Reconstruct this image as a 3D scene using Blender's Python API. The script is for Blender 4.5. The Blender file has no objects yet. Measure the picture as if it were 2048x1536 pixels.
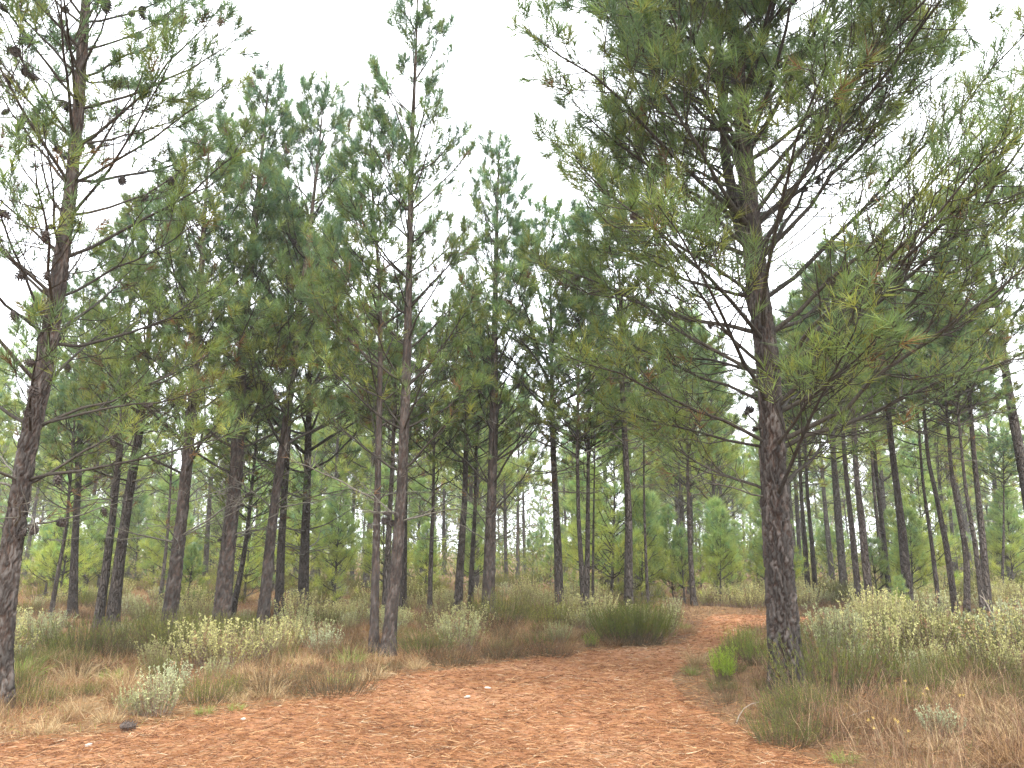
import bpy, math, time
import numpy as np

T0 = time.time()
sc = bpy.context.scene
COL = sc.collection
R = math.radians

# ------------------------------------------------------------------ camera
PITCH = R(12.2); FPX = 1538.0; CAMH = 1.6
cam_data = bpy.data.cameras.new('camera')
cam_data.sensor_width = 36.0
cam_data.lens = FPX / 2048.0 * 36.0
cam_data.clip_start = 0.1; cam_data.clip_end = 2000
cam = bpy.data.objects.new('camera', cam_data); COL.objects.link(cam)
cam.location = (0, 0, CAMH); cam.rotation_euler = (math.pi / 2 + PITCH, 0, 0)
sc.camera = cam

# ------------------------------------------------------------------ overcast sky
SUN_EL, SUN_AZ = R(58), R(200)
world = bpy.data.worlds.new('World'); sc.world = world; world.use_nodes = True
nt = world.node_tree; nt.nodes.clear()
wo = nt.nodes.new('ShaderNodeOutputWorld'); bg = nt.nodes.new('ShaderNodeBackground')
sky = nt.nodes.new('ShaderNodeTexSky'); sky.sky_type = 'NISHITA'; sky.sun_disc = False
sky.sun_elevation = SUN_EL; sky.sun_rotation = SUN_AZ; sky.air_density = 2; sky.dust_density = 6
mx = nt.nodes.new('ShaderNodeMix'); mx.data_type = 'RGBA'
mx.inputs[0].default_value = 0.95                      # closed cloud cover over the blue
wt = nt.nodes.new('ShaderNodeTexCoord'); wn = nt.nodes.new('ShaderNodeTexNoise')
wn.inputs['Scale'].default_value = 2.2; wn.inputs['Detail'].default_value = 4
wr = nt.nodes.new('ShaderNodeValToRGB')
wr.color_ramp.elements[0].position = .3; wr.color_ramp.elements[0].color = (9.4, 9.9, 10.6, 1)
wr.color_ramp.elements[1].position = .7; wr.color_ramp.elements[1].color = (10.5, 10.8, 11.3, 1)
nt.links.new(wt.outputs['Generated'], wn.inputs['Vector']); nt.links.new(wn.outputs['Fac'], wr.inputs[0])
nt.links.new(sky.outputs[0], mx.inputs[6]); nt.links.new(wr.outputs[0], mx.inputs[7])
nt.links.new(mx.outputs[2], bg.inputs[0]); bg.inputs[1].default_value = 0.075
nt.links.new(bg.outputs[0], wo.inputs[0])

sun_d = bpy.data.lights.new('sun', 'SUN'); sun_d.energy = 1.5; sun_d.angle = R(25); sun_d.color = (1, .96, .9)
sun = bpy.data.objects.new('sun', sun_d); COL.objects.link(sun)
sun.rotation_euler = (math.pi / 2 - SUN_EL, 0, R(20)); sun.location = (0, 0, 30)

sc.view_settings.view_transform = 'Standard'; sc.view_settings.look = 'None'
sc.view_settings.exposure = 2.45; sc.view_settings.gamma = 1
sc.render.engine = 'CYCLES'
sc.cycles.max_bounces = 9; sc.cycles.diffuse_bounces = 8; sc.cycles.glossy_bounces = 2
sc.cycles.transmission_bounces = 4; sc.cycles.use_denoising = True; sc.cycles.denoiser = 'OPENIMAGEDENOISE'; sc.cycles.denoising_input_passes = 'RGB_ALBEDO_NORMAL'
sc.cycles.use_adaptive_sampling = True; sc.cycles.adaptive_threshold = 0.02

# ------------------------------------------------------------------ numbers
def ray(px, py):
    cx = (px - 1024) / FPX; cy = (768 - py) / FPX
    return np.array([cx, math.cos(PITCH) - cy * math.sin(PITCH), math.sin(PITCH) + cy * math.cos(PITCH)])
def on_ground(px, py, z=0.0):
    d = ray(px, py); t = (z - CAMH) / d[2]
    return np.array([d[0] * t, d[1] * t, z])
def at_depth(px, py, Y):
    d = ray(px, py); t = Y / d[1]
    return np.array([d[0] * t, Y, CAMH + d[2] * t])
def axis_depth(Y, z):
    return Y * math.cos(PITCH) + (z - CAMH) * math.sin(PITCH)
def nrm(v):
    return v / np.maximum(np.linalg.norm(v, axis=-1, keepdims=True), 1e-9)
def sstep(a, b, x):
    t = np.clip((x - a) / (b - a), 0, 1); return t * t * (3 - 2 * t)

# ------------------------------------------------------------------ materials
def material(name): 
    m = bpy.data.materials.new(name); m.use_nodes = True
    n = m.node_tree.nodes; l = m.node_tree.links
    return m, n, l, n['Principled BSDF'], n['Material Output']
def leaf_material(name, trans=.3, rough=.55, spec=.25):
    m, n, l, p, o = material(name)
    a = n.new('ShaderNodeAttribute'); a.attribute_name = 'tint'
    oi = n.new('ShaderNodeObjectInfo')
    hs = n.new('ShaderNodeHueSaturation')
    mr = n.new('ShaderNodeMapRange'); mr.inputs[3].default_value = .8; mr.inputs[4].default_value = 1.2
    l.new(oi.outputs['Random'], mr.inputs[0]); l.new(mr.outputs[0], hs.inputs['Value'])
    l.new(a.outputs['Color'], hs.inputs['Color']); l.new(hs.outputs[0], p.inputs['Base Color'])
    p.inputs['Roughness'].default_value = rough; p.inputs['Specular IOR Level'].default_value = spec
    t = n.new('ShaderNodeBsdfTranslucent'); l.new(hs.outputs[0], t.inputs[0])
    x = n.new('ShaderNodeMixShader'); x.inputs[0].default_value = trans
    l.new(p.outputs[0], x.inputs[1]); l.new(t.outputs[0], x.inputs[2]); l.new(x.outputs[0], o.inputs[0])
    return m
def bark_material(name, scale, bump, dist):
    m, n, l, p, o = material(name)
    a = n.new('ShaderNodeAttribute'); a.attribute_name = 'tint'
    tc = n.new('ShaderNodeTexCoord'); mp = n.new('ShaderNodeMapping')
    mp.inputs['Scale'].default_value = (scale, scale, scale * .3)
    l.new(tc.outputs['Object'], mp.inputs[0])
    wz = n.new('ShaderNodeTexNoise'); wz.inputs['Scale'].default_value = 1.3; wz.inputs['Detail'].default_value = 2
    l.new(mp.outputs[0], wz.inputs[0])
    va = n.new('ShaderNodeVectorMath'); va.operation = 'MULTIPLY_ADD'
    va.inputs[1].default_value = (.9, .9, .9); l.new(wz.outputs['Color'], va.inputs[0]); l.new(mp.outputs[0], va.inputs[2])
    v = n.new('ShaderNodeTexVoronoi'); v.feature = 'DISTANCE_TO_EDGE'; v.inputs['Scale'].default_value = 1
    l.new(va.outputs[0], v.inputs['Vector'])
    vc = n.new('ShaderNodeTexVoronoi'); vc.inputs['Scale'].default_value = 1; l.new(va.outputs[0], vc.inputs['Vector'])
    fn = n.new('ShaderNodeTexNoise'); fn.inputs['Scale'].default_value = 35; fn.inputs['Detail'].default_value = 5
    l.new(tc.outputs['Object'], fn.inputs[0])
    rp = n.new('ShaderNodeMapRange'); rp.inputs[1].default_value = 0; rp.inputs[2].default_value = .22
    l.new(v.outputs['Distance'], rp.inputs[0])
    ad = n.new('ShaderNodeMath'); ad.operation = 'MULTIPLY_ADD'; ad.inputs[1].default_value = .15
    l.new(fn.outputs['Fac'], ad.inputs[0]); l.new(rp.outputs[0], ad.inputs[2])
    b = n.new('ShaderNodeBump'); b.inputs['Strength'].default_value = bump; b.inputs['Distance'].default_value = dist
    l.new(ad.outputs[0], b.inputs['Height']); l.new(b.outputs[0], p.inputs['Normal'])
    # plate-to-plate colour
    sx = n.new('ShaderNodeSeparateColor'); l.new(vc.outputs['Color'], sx.inputs[0])
    m1 = n.new('ShaderNodeMapRange'); m1.inputs[3].default_value = .75; m1.inputs[4].default_value = 1.25
    l.new(sx.outputs[0], m1.inputs[0])
    m2 = n.new('ShaderNodeMapRange'); m2.inputs[1].default_value = .3; m2.inputs[2].default_value = .7
    m2.inputs[3].default_value = .85; m2.inputs[4].default_value = 1.15; l.new(fn.outputs['Fac'], m2.inputs[0])
    mm = n.new('ShaderNodeMath'); mm.operation = 'MULTIPLY'; l.new(m1.outputs[0], mm.inputs[0]); l.new(m2.outputs[0], mm.inputs[1])
    hs = n.new('ShaderNodeHueSaturation'); l.new(a.outputs['Color'], hs.inputs['Color']); l.new(mm.outputs[0], hs.inputs['Value'])
    l.new(hs.outputs[0], p.inputs['Base Color'])
    p.inputs['Roughness'].default_value = .9; p.inputs['Specular IOR Level'].default_value = .15
    return m
def litter_material(name, stops, scale):
    m, n, l, p, o = material(name)
    tc = n.new('ShaderNodeTexCoord')
    big = n.new('ShaderNodeTexNoise'); big.inputs['Scale'].default_value = .42; big.inputs['Detail'].default_value = 5
    l.new(tc.outputs['Object'], big.inputs[0])
    mp = n.new('ShaderNodeMapping'); mp.inputs['Scale'].default_value = (scale, scale * .45, scale); l.new(tc.outputs['Object'], mp.inputs[0])
    fine = n.new('ShaderNodeTexNoise'); fine.inputs['Scale'].default_value = 1; fine.inputs['Detail'].default_value = 9
    fine.inputs['Roughness'].default_value = .75; fine.inputs['Distortion'].default_value = 1.2
    l.new(mp.outputs[0], fine.inputs[0])
    mixv = n.new('ShaderNodeMath'); mixv.operation = 'MULTIPLY_ADD'; mixv.inputs[1].default_value = .62
    l.new(big.outputs['Fac'], mixv.inputs[0])
    half = n.new('ShaderNodeMath'); half.operation = 'MULTIPLY'; half.inputs[1].default_value = .38
    l.new(fine.outputs['Fac'], half.inputs[0]); l.new(half.outputs[0], mixv.inputs[2])
    cr = n.new('ShaderNodeValToRGB'); e = cr.color_ramp.elements
    e[0].position, e[0].color = stops[0][0], (*stops[0][1], 1)
    e[1].position, e[1].color = stops[-1][0], (*stops[-1][1], 1)
    for ps, c in stops[1:-1]:
        q = e.new(ps); q.color = (*c, 1)
    l.new(mixv.outputs[0], cr.inputs[0]); l.new(cr.outputs[0], p.inputs['Base Color'])
    b = n.new('ShaderNodeBump'); b.inputs['Strength'].default_value = .8; b.inputs['Distance'].default_value = .025
    l.new(fine.outputs['Fac'], b.inputs['Height']); l.new(b.outputs[0], p.inputs['Normal'])
    p.inputs['Roughness'].default_value = .95; p.inputs['Specular IOR Level'].default_value = .1
    return m
def plain_material(name, col, rough=.7):
    m, n, l, p, o = material(name)
    tc = n.new('ShaderNodeTexCoord'); nz = n.new('ShaderNodeTexNoise'); nz.inputs['Scale'].default_value = 40
    l.new(tc.outputs['Object'], nz.inputs[0])
    cr = n.new('ShaderNodeValToRGB')
    cr.color_ramp.elements[0].color = (*[c * .6 for c in col], 1); cr.color_ramp.elements[1].color = (*[min(1, c * 1.3) for c in col], 1)
    l.new(nz.outputs['Fac'], cr.inputs[0]); l.new(cr.outputs[0], p.inputs['Base Color'])
    p.inputs['Roughness'].default_value = rough
    return m
M_NEEDLE = leaf_material('pine_needles', .52, .5, .3)
M_LEAF = leaf_material('shrub_leaves', .3, .7, .15)
M_DRY = leaf_material('dry_stems', .2, .8, .1)
M_BARK_NEAR = bark_material('bark_near', 28, .3, .012)
M_BARK = bark_material('bark', 20, 1.0, .07)
M_TWIG = bark_material('branch_bark', 60, .4, .004)
M_GROUND = litter_material('forest_litter', [(.25, (.035, .022, .012)), (.42, (.095, .05, .026)), (.55, (.14, .085, .042)), (.75, (.19, .13, .07))], 9)
M_PATH = litter_material('needle_litter', [(.35, (.08, .036, .018)), (.43, (.175, .081, .039)), (.52, (.25, .118, .06)), (.64, (.33, .205, .125))], 12)
M_CONE = plain_material('cone_scales', (.045, .032, .025))
M_CONE_DRY = plain_material('dry_cone_scales', (.065, .045, .034))
M_PALE = plain_material('pale_scrap', (.5, .47, .42))
M_FLOWER = plain_material('dry_flower', (.5, .36, .10))
M_STICK = plain_material('weathered_stick', (.24, .20, .16), .9)
M_STALK = plain_material('dry_stalk', (.20, .14, .08), .9)

# ------------------------------------------------------------------ mesh helpers
def make_mesh(name, V, F, tint=None, mat=None, smooth=False):
    me = bpy.data.meshes.new(name)
    V = np.ascontiguousarray(V, dtype=np.float32); F = np.ascontiguousarray(F, dtype=np.int32)
    me.vertices.add(len(V)); me.vertices.foreach_set('co', V.ravel())
    me.loops.add(F.size); me.loops.foreach_set('vertex_index', F.ravel())
    me.polygons.add(len(F)); me.polygons.foreach_set('loop_start', np.arange(0, F.size, 3, dtype=np.int32))
    me.polygons.foreach_set('use_smooth', np.full(len(F), smooth))
    me.update(calc_edges=True)
    if tint is not None:
        a = me.attributes.new('tint', 'FLOAT_COLOR', 'POINT')
        c = np.ones((len(V), 4), np.float32); c[:, :3] = tint
        a.data.foreach_set('color', c.ravel())
    if mat: me.materials.append(mat)
    return me
def link(name, data, parent=None, **props):
    o = bpy.data.objects.new(name, data); COL.objects.link(o)
    if parent is not None: o.parent = parent
    for k, v in props.items():
        if v is not None: o[k] = v
    return o
def thing(name, loc, label, cat, group=None, rz=0.0, scale=None):
    o = link(name, None, None, label=label, category=cat, group=group)
    o.empty_display_size = .1
    o.location = loc; o.rotation_euler = (0, 0, rz)
    if scale is not None: o.scale = scale
    return o
class Bag:
    """collects (V, F, tint) pieces"""
    def __init__(s): s.V = []; s.F = []; s.T = []; s.n = 0
    def add(s, V, F, T):
        V = V.reshape(-1, 3); s.V.append(V); s.F.append(F.reshape(-1, 3) + s.n)
        T = np.broadcast_to(np.asarray(T, float), V.shape) if np.ndim(T) == 1 else T.reshape(-1, 3)
        s.T.append(T); s.n += len(V)
    def mesh(s, name, mat, smooth=False):
        return make_mesh(name, np.concatenate(s.V), np.concatenate(s.F), np.concatenate(s.T), mat, smooth)

def tubes(P, Rad, S):
    """P (N,k,3), Rad (N,k) -> V (N,k*S,3), F (N,m,3) local to each tube"""
    N, k, _ = P.shape
    t = np.empty_like(P); t[:, 1:-1] = P[:, 2:] - P[:, :-2]; t[:, 0] = P[:, 1] - P[:, 0]; t[:, -1] = P[:, -1] - P[:, -2]
    t = nrm(t)
    ref = np.where(np.abs(t[:, :1, 2:3]) > .85, np.array([1., .13, 0]), np.array([0, 0, 1.]))
    u = nrm(np.cross(t, np.broadcast_to(ref, t.shape))); v = np.cross(t, u)
    a = np.arange(S) * 2 * math.pi / S
    V = P[:, :, None] + Rad[:, :, None, None] * (u[:, :, None] * np.cos(a)[:, None] + v[:, :, None] * np.sin(a)[:, None])
    i = np.arange(k - 1)[:, None] * S; j = np.arange(S)[None]; j2 = (j + 1) % S
    A = i + j; B = i + j2; C = B + S; D = A + S
    F = np.concatenate([np.stack([A, B, C], -1).reshape(-1, 3), np.stack([A, C, D], -1).reshape(-1, 3)])
    return V.reshape(N, k * S, 3), F
def tube_pieces(bag, V, F, T):
    N, m, _ = V.shape
    FF = F[None] + (np.arange(N) * m)[:, None, None]
    bag.add(V, FF, np.repeat(T[:, None], m, 1) if np.ndim(T) == 2 else T)

def spikes(bag, P, D, L, W, rng, tint, bend=0.0):
    """thin one- or three-triangle blades: P,D (N,3), L,W (N)"""
    N = len(P)
    if N == 0: return
    rv = nrm(np.cross(D, rng.normal(size=(N, 3)))) * W[:, None] * .5
    if bend == 0:
        V = np.stack([P - rv, P + rv, P + D * L[:, None]], 1)
        bag.add(V, np.arange(3 * N), np.repeat(tint[:, None], 3, 1))
    else:
        mid = P + D * (L * .55)[:, None]
        D2 = nrm(D + np.array([0, 0, -1.]) * bend * rng.uniform(.3, 1.4, (N, 1)))
        tip = mid + D2 * (L * .45)[:, None]
        V = np.stack([P - rv, P + rv, mid + rv * .8, mid - rv * .8, tip], 1)
        f = np.array([[0, 1, 2], [0, 2, 3], [3, 2, 4]])
        bag.add(V, (f[None] + (np.arange(N) * 5)[:, None, None]), np.repeat(tint[:, None], 5, 1))

# ------------------------------------------------------------------ pine generator
GREENS = np.array([[.108, .170, .066], [.135, .20, .058], [.100, .160, .080], [.165, .20, .055], [.20, .225, .058]])
GW = np.array([.32, .25, .22, .15, .06])
DEADN = np.array([.17, .10, .05])
def grow(P0, az, el0, el1, L, k, wob, rng):
    N = len(P0); s = np.linspace(0, 1, k - 1)[None]
    el = el0[:, None] + (el1 - el0)[:, None] * s + rng.normal(0, wob, (N, k - 1))
    a = az[:, None] + np.cumsum(rng.normal(0, wob, (N, k - 1)), 1)
    d = np.stack([np.cos(a) * np.cos(el), np.sin(a) * np.cos(el), np.sin(el)], -1)
    P = np.concatenate([np.zeros((N, 1, 3)), np.cumsum(d * (L / (k - 1))[:, None, None], 1)], 1) + P0[:, None]
    return P, d
def interp_curve(P, s):
    """P (N,k,3) sampled at own s (N,) in 0..1"""
    k = P.shape[1]; f = np.clip(s, 0, .999) * (k - 1); i = f.astype(int); w = (f - i)[:, None]
    r = np.arange(len(P)); return P[r, i] * (1 - w) + P[r, i + 1] * w, nrm(P[r, i + 1] - P[r, i])
def palette(n, rng, yellow=0.0, brown=0.03):
    w = GW.copy(); w[3:] *= 1 + yellow * 4; w /= w.sum()
    c = GREENS[rng.choice(5, n, p=w)] * rng.uniform(.75, 1.25, (n, 1))
    b = rng.random(n) < brown
    c[b] = DEADN * rng.uniform(.7, 1.3, (b.sum(), 1))
    return c
def pine_branches(axis, rad, H, h_first, h_live, Lfun, rng, sp=.65, per=(4, 6), el_lo=.25, el_hi=.85, curve=.25,
                  K=36, nl=.15, nw=.004, d1=.2, n2=3, shoot=.15, twig=1.0, yellow=0., brown=.04, bare=0., inner=.3, wscale=1.0, klow=.6, bright=1.0, asym=0.):
    """axis(h)->(n,3), rad(h)->(n). returns list of (wood bag, needle bag or None, main polyline) per main branch"""
    hs, azs = [], []
    h = h_first; a0 = rng.uniform(0, 6.28)
    while h < H - .25:
        n = rng.integers(per[0], per[1] + 1); a0 += rng.uniform(.4, 1.2)
        for i in range(n):
            if rng.random() < .1: continue
            hs.append(h + rng.normal(0, .04)); azs.append(a0 + i * 6.283 / n + rng.normal(0, .22))
        h += sp * rng.uniform(.8, 1.2) * (1 - .35 * (h - h_first) / (H - h_first))
    hs = np.array(hs); azs = np.array(azs); B = len(hs)
    rel = np.clip((hs - h_first) / (H - h_first), 0, 1)
    L = Lfun(rel) * rng.uniform(.72, 1.15, B) * (1 + asym * np.cos(azs))
    e0 = el_lo + (el_hi - el_lo) * np.sqrt(rel) + rng.normal(0, .1, B)
    k0 = 9
    P0 = axis(hs) 
    dead = hs < h_live + rng.normal(0, .35, B)
    L = np.where(dead, L * rng.uniform(.35, .85, B), L)
    e1 = np.where(dead, e0 + rng.normal(0, .25, B), e0 + curve + rng.normal(0, .12, B))
    P, d = grow(P0, azs, e0, e1, L, k0, .09, rng)
    r0 = np.minimum(np.minimum(.005 + .0085 * L, .034) * wscale, rad(hs) * .6)
    rr = r0[:, None] * np.linspace(1, .22, k0)[None]
    V0, F0 = tubes(P, rr, 5)
    # side twigs
    c1 = np.maximum(2, (L * (1 - inner * .6) / d1).astype(int)); c1 = np.where(dead, (c1 * .45).astype(int) + 1, c1)
    b1 = np.repeat(np.arange(B), c1); n1 = len(b1)
    ord_ = np.concatenate([np.arange(c) / max(c, 1) for c in c1])
    s1 = np.clip(inner + (1 - inner) * (ord_ + rng.uniform(0, .06, n1)), .08, .98)
    Q, tq = interp_curve(P[b1], s1)
    side = np.where(np.arange(n1) % 2 == 0, 1, -1) * rng.uniform(.45, 1.15, n1)
    azq = np.arctan2(tq[:, 1], tq[:, 0]) + side
    elq = np.arcsin(np.clip(tq[:, 2], -1, 1)) * .55 + rng.normal(0, .28, n1)
    l1 = (.16 + L[b1] * .40 * (1.12 - s1)) * rng.uniform(.6, 1.25, n1) * twig
    P1, _ = grow(Q, azq, elq, elq + np.where(dead[b1], rng.normal(0, .4, n1), rng.uniform(.2, .9, n1)), l1, 4, .14, rng)
    q0 = np.minimum(.0042 + .006 * l1, .011) * wscale
    V1, F1 = tubes(P1, q0[:, None] * np.linspace(1, .45, 4)[None], 3)
    # third order
    b2 = np.repeat(np.arange(n1), n2); m2 = len(b2)
    s2 = rng.uniform(.3, .95, m2)
    Q2, t2 = interp_curve(P1[b2], s2)
    az2 = np.arctan2(t2[:, 1], t2[:, 0]) + rng.choice([-1, 1], m2) * rng.uniform(.35, 1.1, m2)
    el2 = np.arcsin(np.clip(t2[:, 2], -1, 1)) * .7 + rng.normal(.1, .3, m2)
    l2 = (.09 + .45 * l1[b2] * (1.05 - s2)) * rng.uniform(.6, 1.2, m2)
    P2, _ = grow(Q2, az2, el2, el2 + rng.uniform(.1, .7, m2), l2, 3, .16, rng)
    V2, F2 = tubes(P2, np.minimum(q0[b2] * .7, .0058 * wscale)[:, None] * np.linspace(1, .7, 3)[None], 3)
    # wood tint: lichen grey on dead and thin wood, red brown on the thick
    wt0 = np.where(dead[:, None], [.115, .105, .085], [.050, .043, .034]) * rng.uniform(.75, 1.2, (B, 1))
    # shoots
    tipP = np.concatenate([P[:, -1], P1[:, -1], P2[:, -1]]); 
    tipD = nrm(np.concatenate([P[:, -1] - P[:, -2], P1[:, -1] - P1[:, -2], P2[:, -1] - P2[:, -2]]))
    tipB = np.concatenate([np.arange(B), b1, b1[b2]])
    tl = np.concatenate([L * .12 + .08, l1 * .45 + .05, l2 * .7 + .04])
    out_s = np.concatenate([np.ones(B), s1, s1[b2]])
    alive = (~dead[tipB]) & (rng.random(len(tipB)) > bare * (1.3 - out_s))
    few = dead[tipB] & (rng.random(len(tipB)) < .06)
    keep = alive | few
    tipP, tipD, tipB, tl, few = tipP[keep], tipD[keep], tipB[keep], np.minimum(tl[keep], shoot), few[keep]
    ns = len(tipP)
    tipD = nrm(tipD + np.array([0, 0, .35]) * rng.uniform(0, 1, (ns, 1)))
    tint = palette(ns, rng, yellow, 0.) * bright; br_ = rng.random(ns) < brown * (2.2 - 3.2 * np.clip(rel[tipB], 0, .6)); tint[br_] = DEADN * rng.uniform(.6, 1.1, (br_.sum(), 1)); tint[few & (rng.random(ns) < .7)] = DEADN
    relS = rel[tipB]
    lowk = sstep(.0, .3, relS)[:, None]                    # older low foliage: olive and some dead shoots
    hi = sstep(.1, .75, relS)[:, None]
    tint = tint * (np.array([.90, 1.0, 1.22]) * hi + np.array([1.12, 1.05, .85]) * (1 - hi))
    Ks = np.maximum(3, (K * rng.uniform(.55, 1.3, ns) * (klow + (1 - klow) * sstep(.05, .4, relS))).astype(int))
    Ks[few] //= 2
    bn = np.repeat(np.arange(ns), Ks); nn = len(bn)
    u = rng.random(nn) ** 1.3
    pos = tipP[bn] - tipD[bn] * (tl[bn] * u)[:, None]
    rv = nrm(np.cross(tipD[bn], rng.normal(size=(nn, 3))))
    ang = (.35 + .8 * u) * rng.uniform(.6, 1.35, nn)
    nd = nrm(tipD[bn] * np.cos(ang)[:, None] + rv * np.sin(ang)[:, None] + np.array([0, 0, -.10]))
    nlen = nl * rng.uniform(.65, 1.15, nn); nwid = np.full(nn, nw) * rng.uniform(.8, 1.2, nn)
    ncol = tint[bn] * rng.uniform(.85, 1.15, (nn, 1))
    perp = nrm(np.cross(nd, rng.normal(size=(nn, 3)))) * nwid[:, None] * .5
    NV = np.stack([pos - perp, pos + perp, pos + nd * nlen[:, None]], 1)
    nb = tipB[bn]
    return dict(B=B, P=P, V0=V0, F0=F0, V1=V1, F1=F1, b1=b1, V2=V2, F2=F2, b2=b1[b2], wt=wt0, NV=NV, NC=ncol, nb=nb, dead=dead, h=hs, L=L)
def assemble(g, ids=None):
    """(wood bag, needle bag) of all or the chosen main branches"""
    wood, need = Bag(), Bag()
    def sel(b): return np.ones(len(b), bool) if ids is None else np.isin(b, ids)
    m0 = sel(np.arange(g['B'])); tube_pieces(wood, g['V0'][m0], g['F0'], g['wt'][m0])
    m1 = sel(g['b1'])
    if m1.any(): tube_pieces(wood, g['V1'][m1], g['F1'], g['wt'][g['b1'][m1]] * 1.05)
    m2 = sel(g['b2'])
    if m2.any(): tube_pieces(wood, g['V2'][m2], g['F2'], g['wt'][g['b2'][m2]] * 1.1)
    mn = sel(g['nb'])
    if mn.any():
        nv = g['NV'][mn]; need.add(nv, np.arange(nv.shape[0] * 3), np.repeat(g['NC'][mn][:, None], 3, 1))
    return wood, need

def worley(u, v, nu, rng):
    """periodic in u (cells 0..nu); returns F1,F2 and the id of the nearest cell"""
    iv = np.floor(v).astype(int); iu = np.floor(u).astype(int)
    v0 = iv.min() - 2; nv = iv.max() - v0 + 3
    J = rng.random((nu, nv, 2)); ID = rng.random((nu, nv))
    f1 = np.full(u.shape, 9.); f2 = np.full(u.shape, 9.); idn = np.zeros(u.shape)
    for du in (-1, 0, 1):
        for dv in (-1, 0, 1):
            cu = iu + du; cv = iv + dv; j = J[cu % nu, cv - v0]
            d = np.hypot(cu + j[..., 0] - u, cv + j[..., 1] - v)
            new = d < f1
            f2 = np.where(new, f1, np.minimum(f2, d)); idn = np.where(new, ID[cu % nu, cv - v0], idn); f1 = np.minimum(f1, d)
    return f1, f2, idn
def trunk_mesh(axis, rad, H, rng, seg=14, dz=.12, amp=0.0, cell=(.032, .1), base=(.054, .047, .042), top=(.064, .052, .044), zmin=-.12, dz_top=None, whorls=()):
    zs = [zmin]; 
    while zs[-1] < H:
        zs.append(zs[-1] + (dz if dz_top is None else dz + (dz_top - dz) * np.clip((zs[-1] - 3) / 6, 0, 1)))
    zs = np.array(zs); zs[-1] = H
    C = axis(zs); r = rad(np.clip(zs, 0, H)); n = len(zs)
    th = np.arange(seg) * 2 * math.pi / seg
    TH, ZZ = np.meshgrid(th, zs)
    flare = 1 + .5 * np.exp(-np.clip(zs, 0, 9) / .2)
    lob = 1 + (.17 * np.exp(-np.clip(ZZ, 0, 9) / .22)) * np.sin(TH * 3 + rng.uniform(0, 6)) + .05 * np.sin(TH * 2 + ZZ * 1.7) + .02 * np.sin(TH * 5 + ZZ * 5.3)
    RR = (r * flare)[:, None] * lob
    for hw in whorls:                                     # swollen knots under each whorl
        RR *= 1 + .07 * np.exp(-((ZZ - hw) / .07) ** 2)
    tint = np.broadcast_to(np.asarray(base), (n, seg, 3)).copy()
    w = sstep(.35, .8, zs / H)[:, None, None]; tint = tint * (1 - w) + np.asarray(top) * w
    if amp > 0:
        nu = max(6, int(round(2 * math.pi * r[0] / cell[0])))
        U = TH / (2 * math.pi) * nu + .35 * np.sin(ZZ * 23 + TH * 2) + .25 * np.sin(ZZ * 51 + TH * 5)
        Vv = ZZ / cell[1] + .3 * np.sin(TH * 7 + ZZ * 11) + .2 * np.sin(TH * 13)
        f1, f2, idn = worley(U % nu, Vv, nu, rng)
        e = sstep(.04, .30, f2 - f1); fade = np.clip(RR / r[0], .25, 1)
        RR = RR + amp * fade * (e - .75 + .35 * (idn - .5) * e)
        tint = tint * (.7 + .6 * idn)[..., None] * np.where(idn[..., None] > .72, [1.3, 1.3, 1.3], [1., 1., 1.])
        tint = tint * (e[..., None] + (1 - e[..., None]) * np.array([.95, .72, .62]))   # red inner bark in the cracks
    else:
        tint = tint * rng.uniform(.88, 1.12, (n, seg, 1))
    V = np.stack([C[:, 0:1] + RR * np.cos(TH), C[:, 1:2] + RR * np.sin(TH), np.broadcast_to(C[:, 2:3], RR.shape)], -1)
    i = np.arange(n - 1)[:, None] * seg; j = np.arange(seg)[None]; j2 = (j + 1) % seg
    A = i + j; B = i + j2; Cc = B + seg; D = A + seg
    F = np.concatenate([np.stack([A, B, Cc], -1).reshape(-1, 3), np.stack([A, Cc, D], -1).reshape(-1, 3)])
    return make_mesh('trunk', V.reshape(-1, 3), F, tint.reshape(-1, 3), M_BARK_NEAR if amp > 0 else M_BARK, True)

# ------------------------------------------------------------------ path outline on the ground
def G(px, py): return tuple(on_ground(px, py)[:2])
PAIRS = [((30, 24.5), (31, 22.5)), ((20, 21.6), (20.5, 19.6)), ((12, 19.6), (12.2, 17.7)), ((8.2, 19.0), (8.2, 17.0)),
         (G(1470, 1230), G(1545, 1254)), (G(1415, 1235), G(1500, 1263)), (G(1402, 1256), G(1462, 1277)), (G(1385, 1277), G(1425, 1298)),
         (G(1330, 1293), G(1380, 1324)), (G(1180, 1302), G(1345, 1356)), (G(1000, 1327), G(1375, 1402)), (G(800, 1353), G(1445, 1442)),
         (G(600, 1403), G(1545, 1492)), (G(350, 1442), G(1665, 1545)), (G(0, 1488), (2.4, 4.4)), ((-8, 5.5), (1.2, 1.0)), ((-18, 5.2), (-8, -2.2)), ((-26, 5.8), (-26, -2.6))]
PL = np.array([a for a, b in PAIRS]); PR = np.array([b for a, b in PAIRS])
def resample(P, n):
    t = np.linspace(0, len(P) - 1, n); i = np.minimum(t.astype(int), len(P) - 2); w = (t - i)[:, None]
    p0, p1, p2, p3 = P[np.maximum(i - 1, 0)], P[i], P[i + 1], P[np.minimum(i + 2, len(P) - 1)]
    return .5 * (2 * p1 + (p2 - p0) * w + (2 * p0 - 5 * p1 + 4 * p2 - p3) * w ** 2 + (3 * p1 - p0 - 3 * p2 + p3) * w ** 3)
NPATH = 171
PLr, PRr = resample(PL, NPATH), resample(PR, NPATH)
POLY = np.concatenate([PLr, PRr[::-1]])
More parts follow.
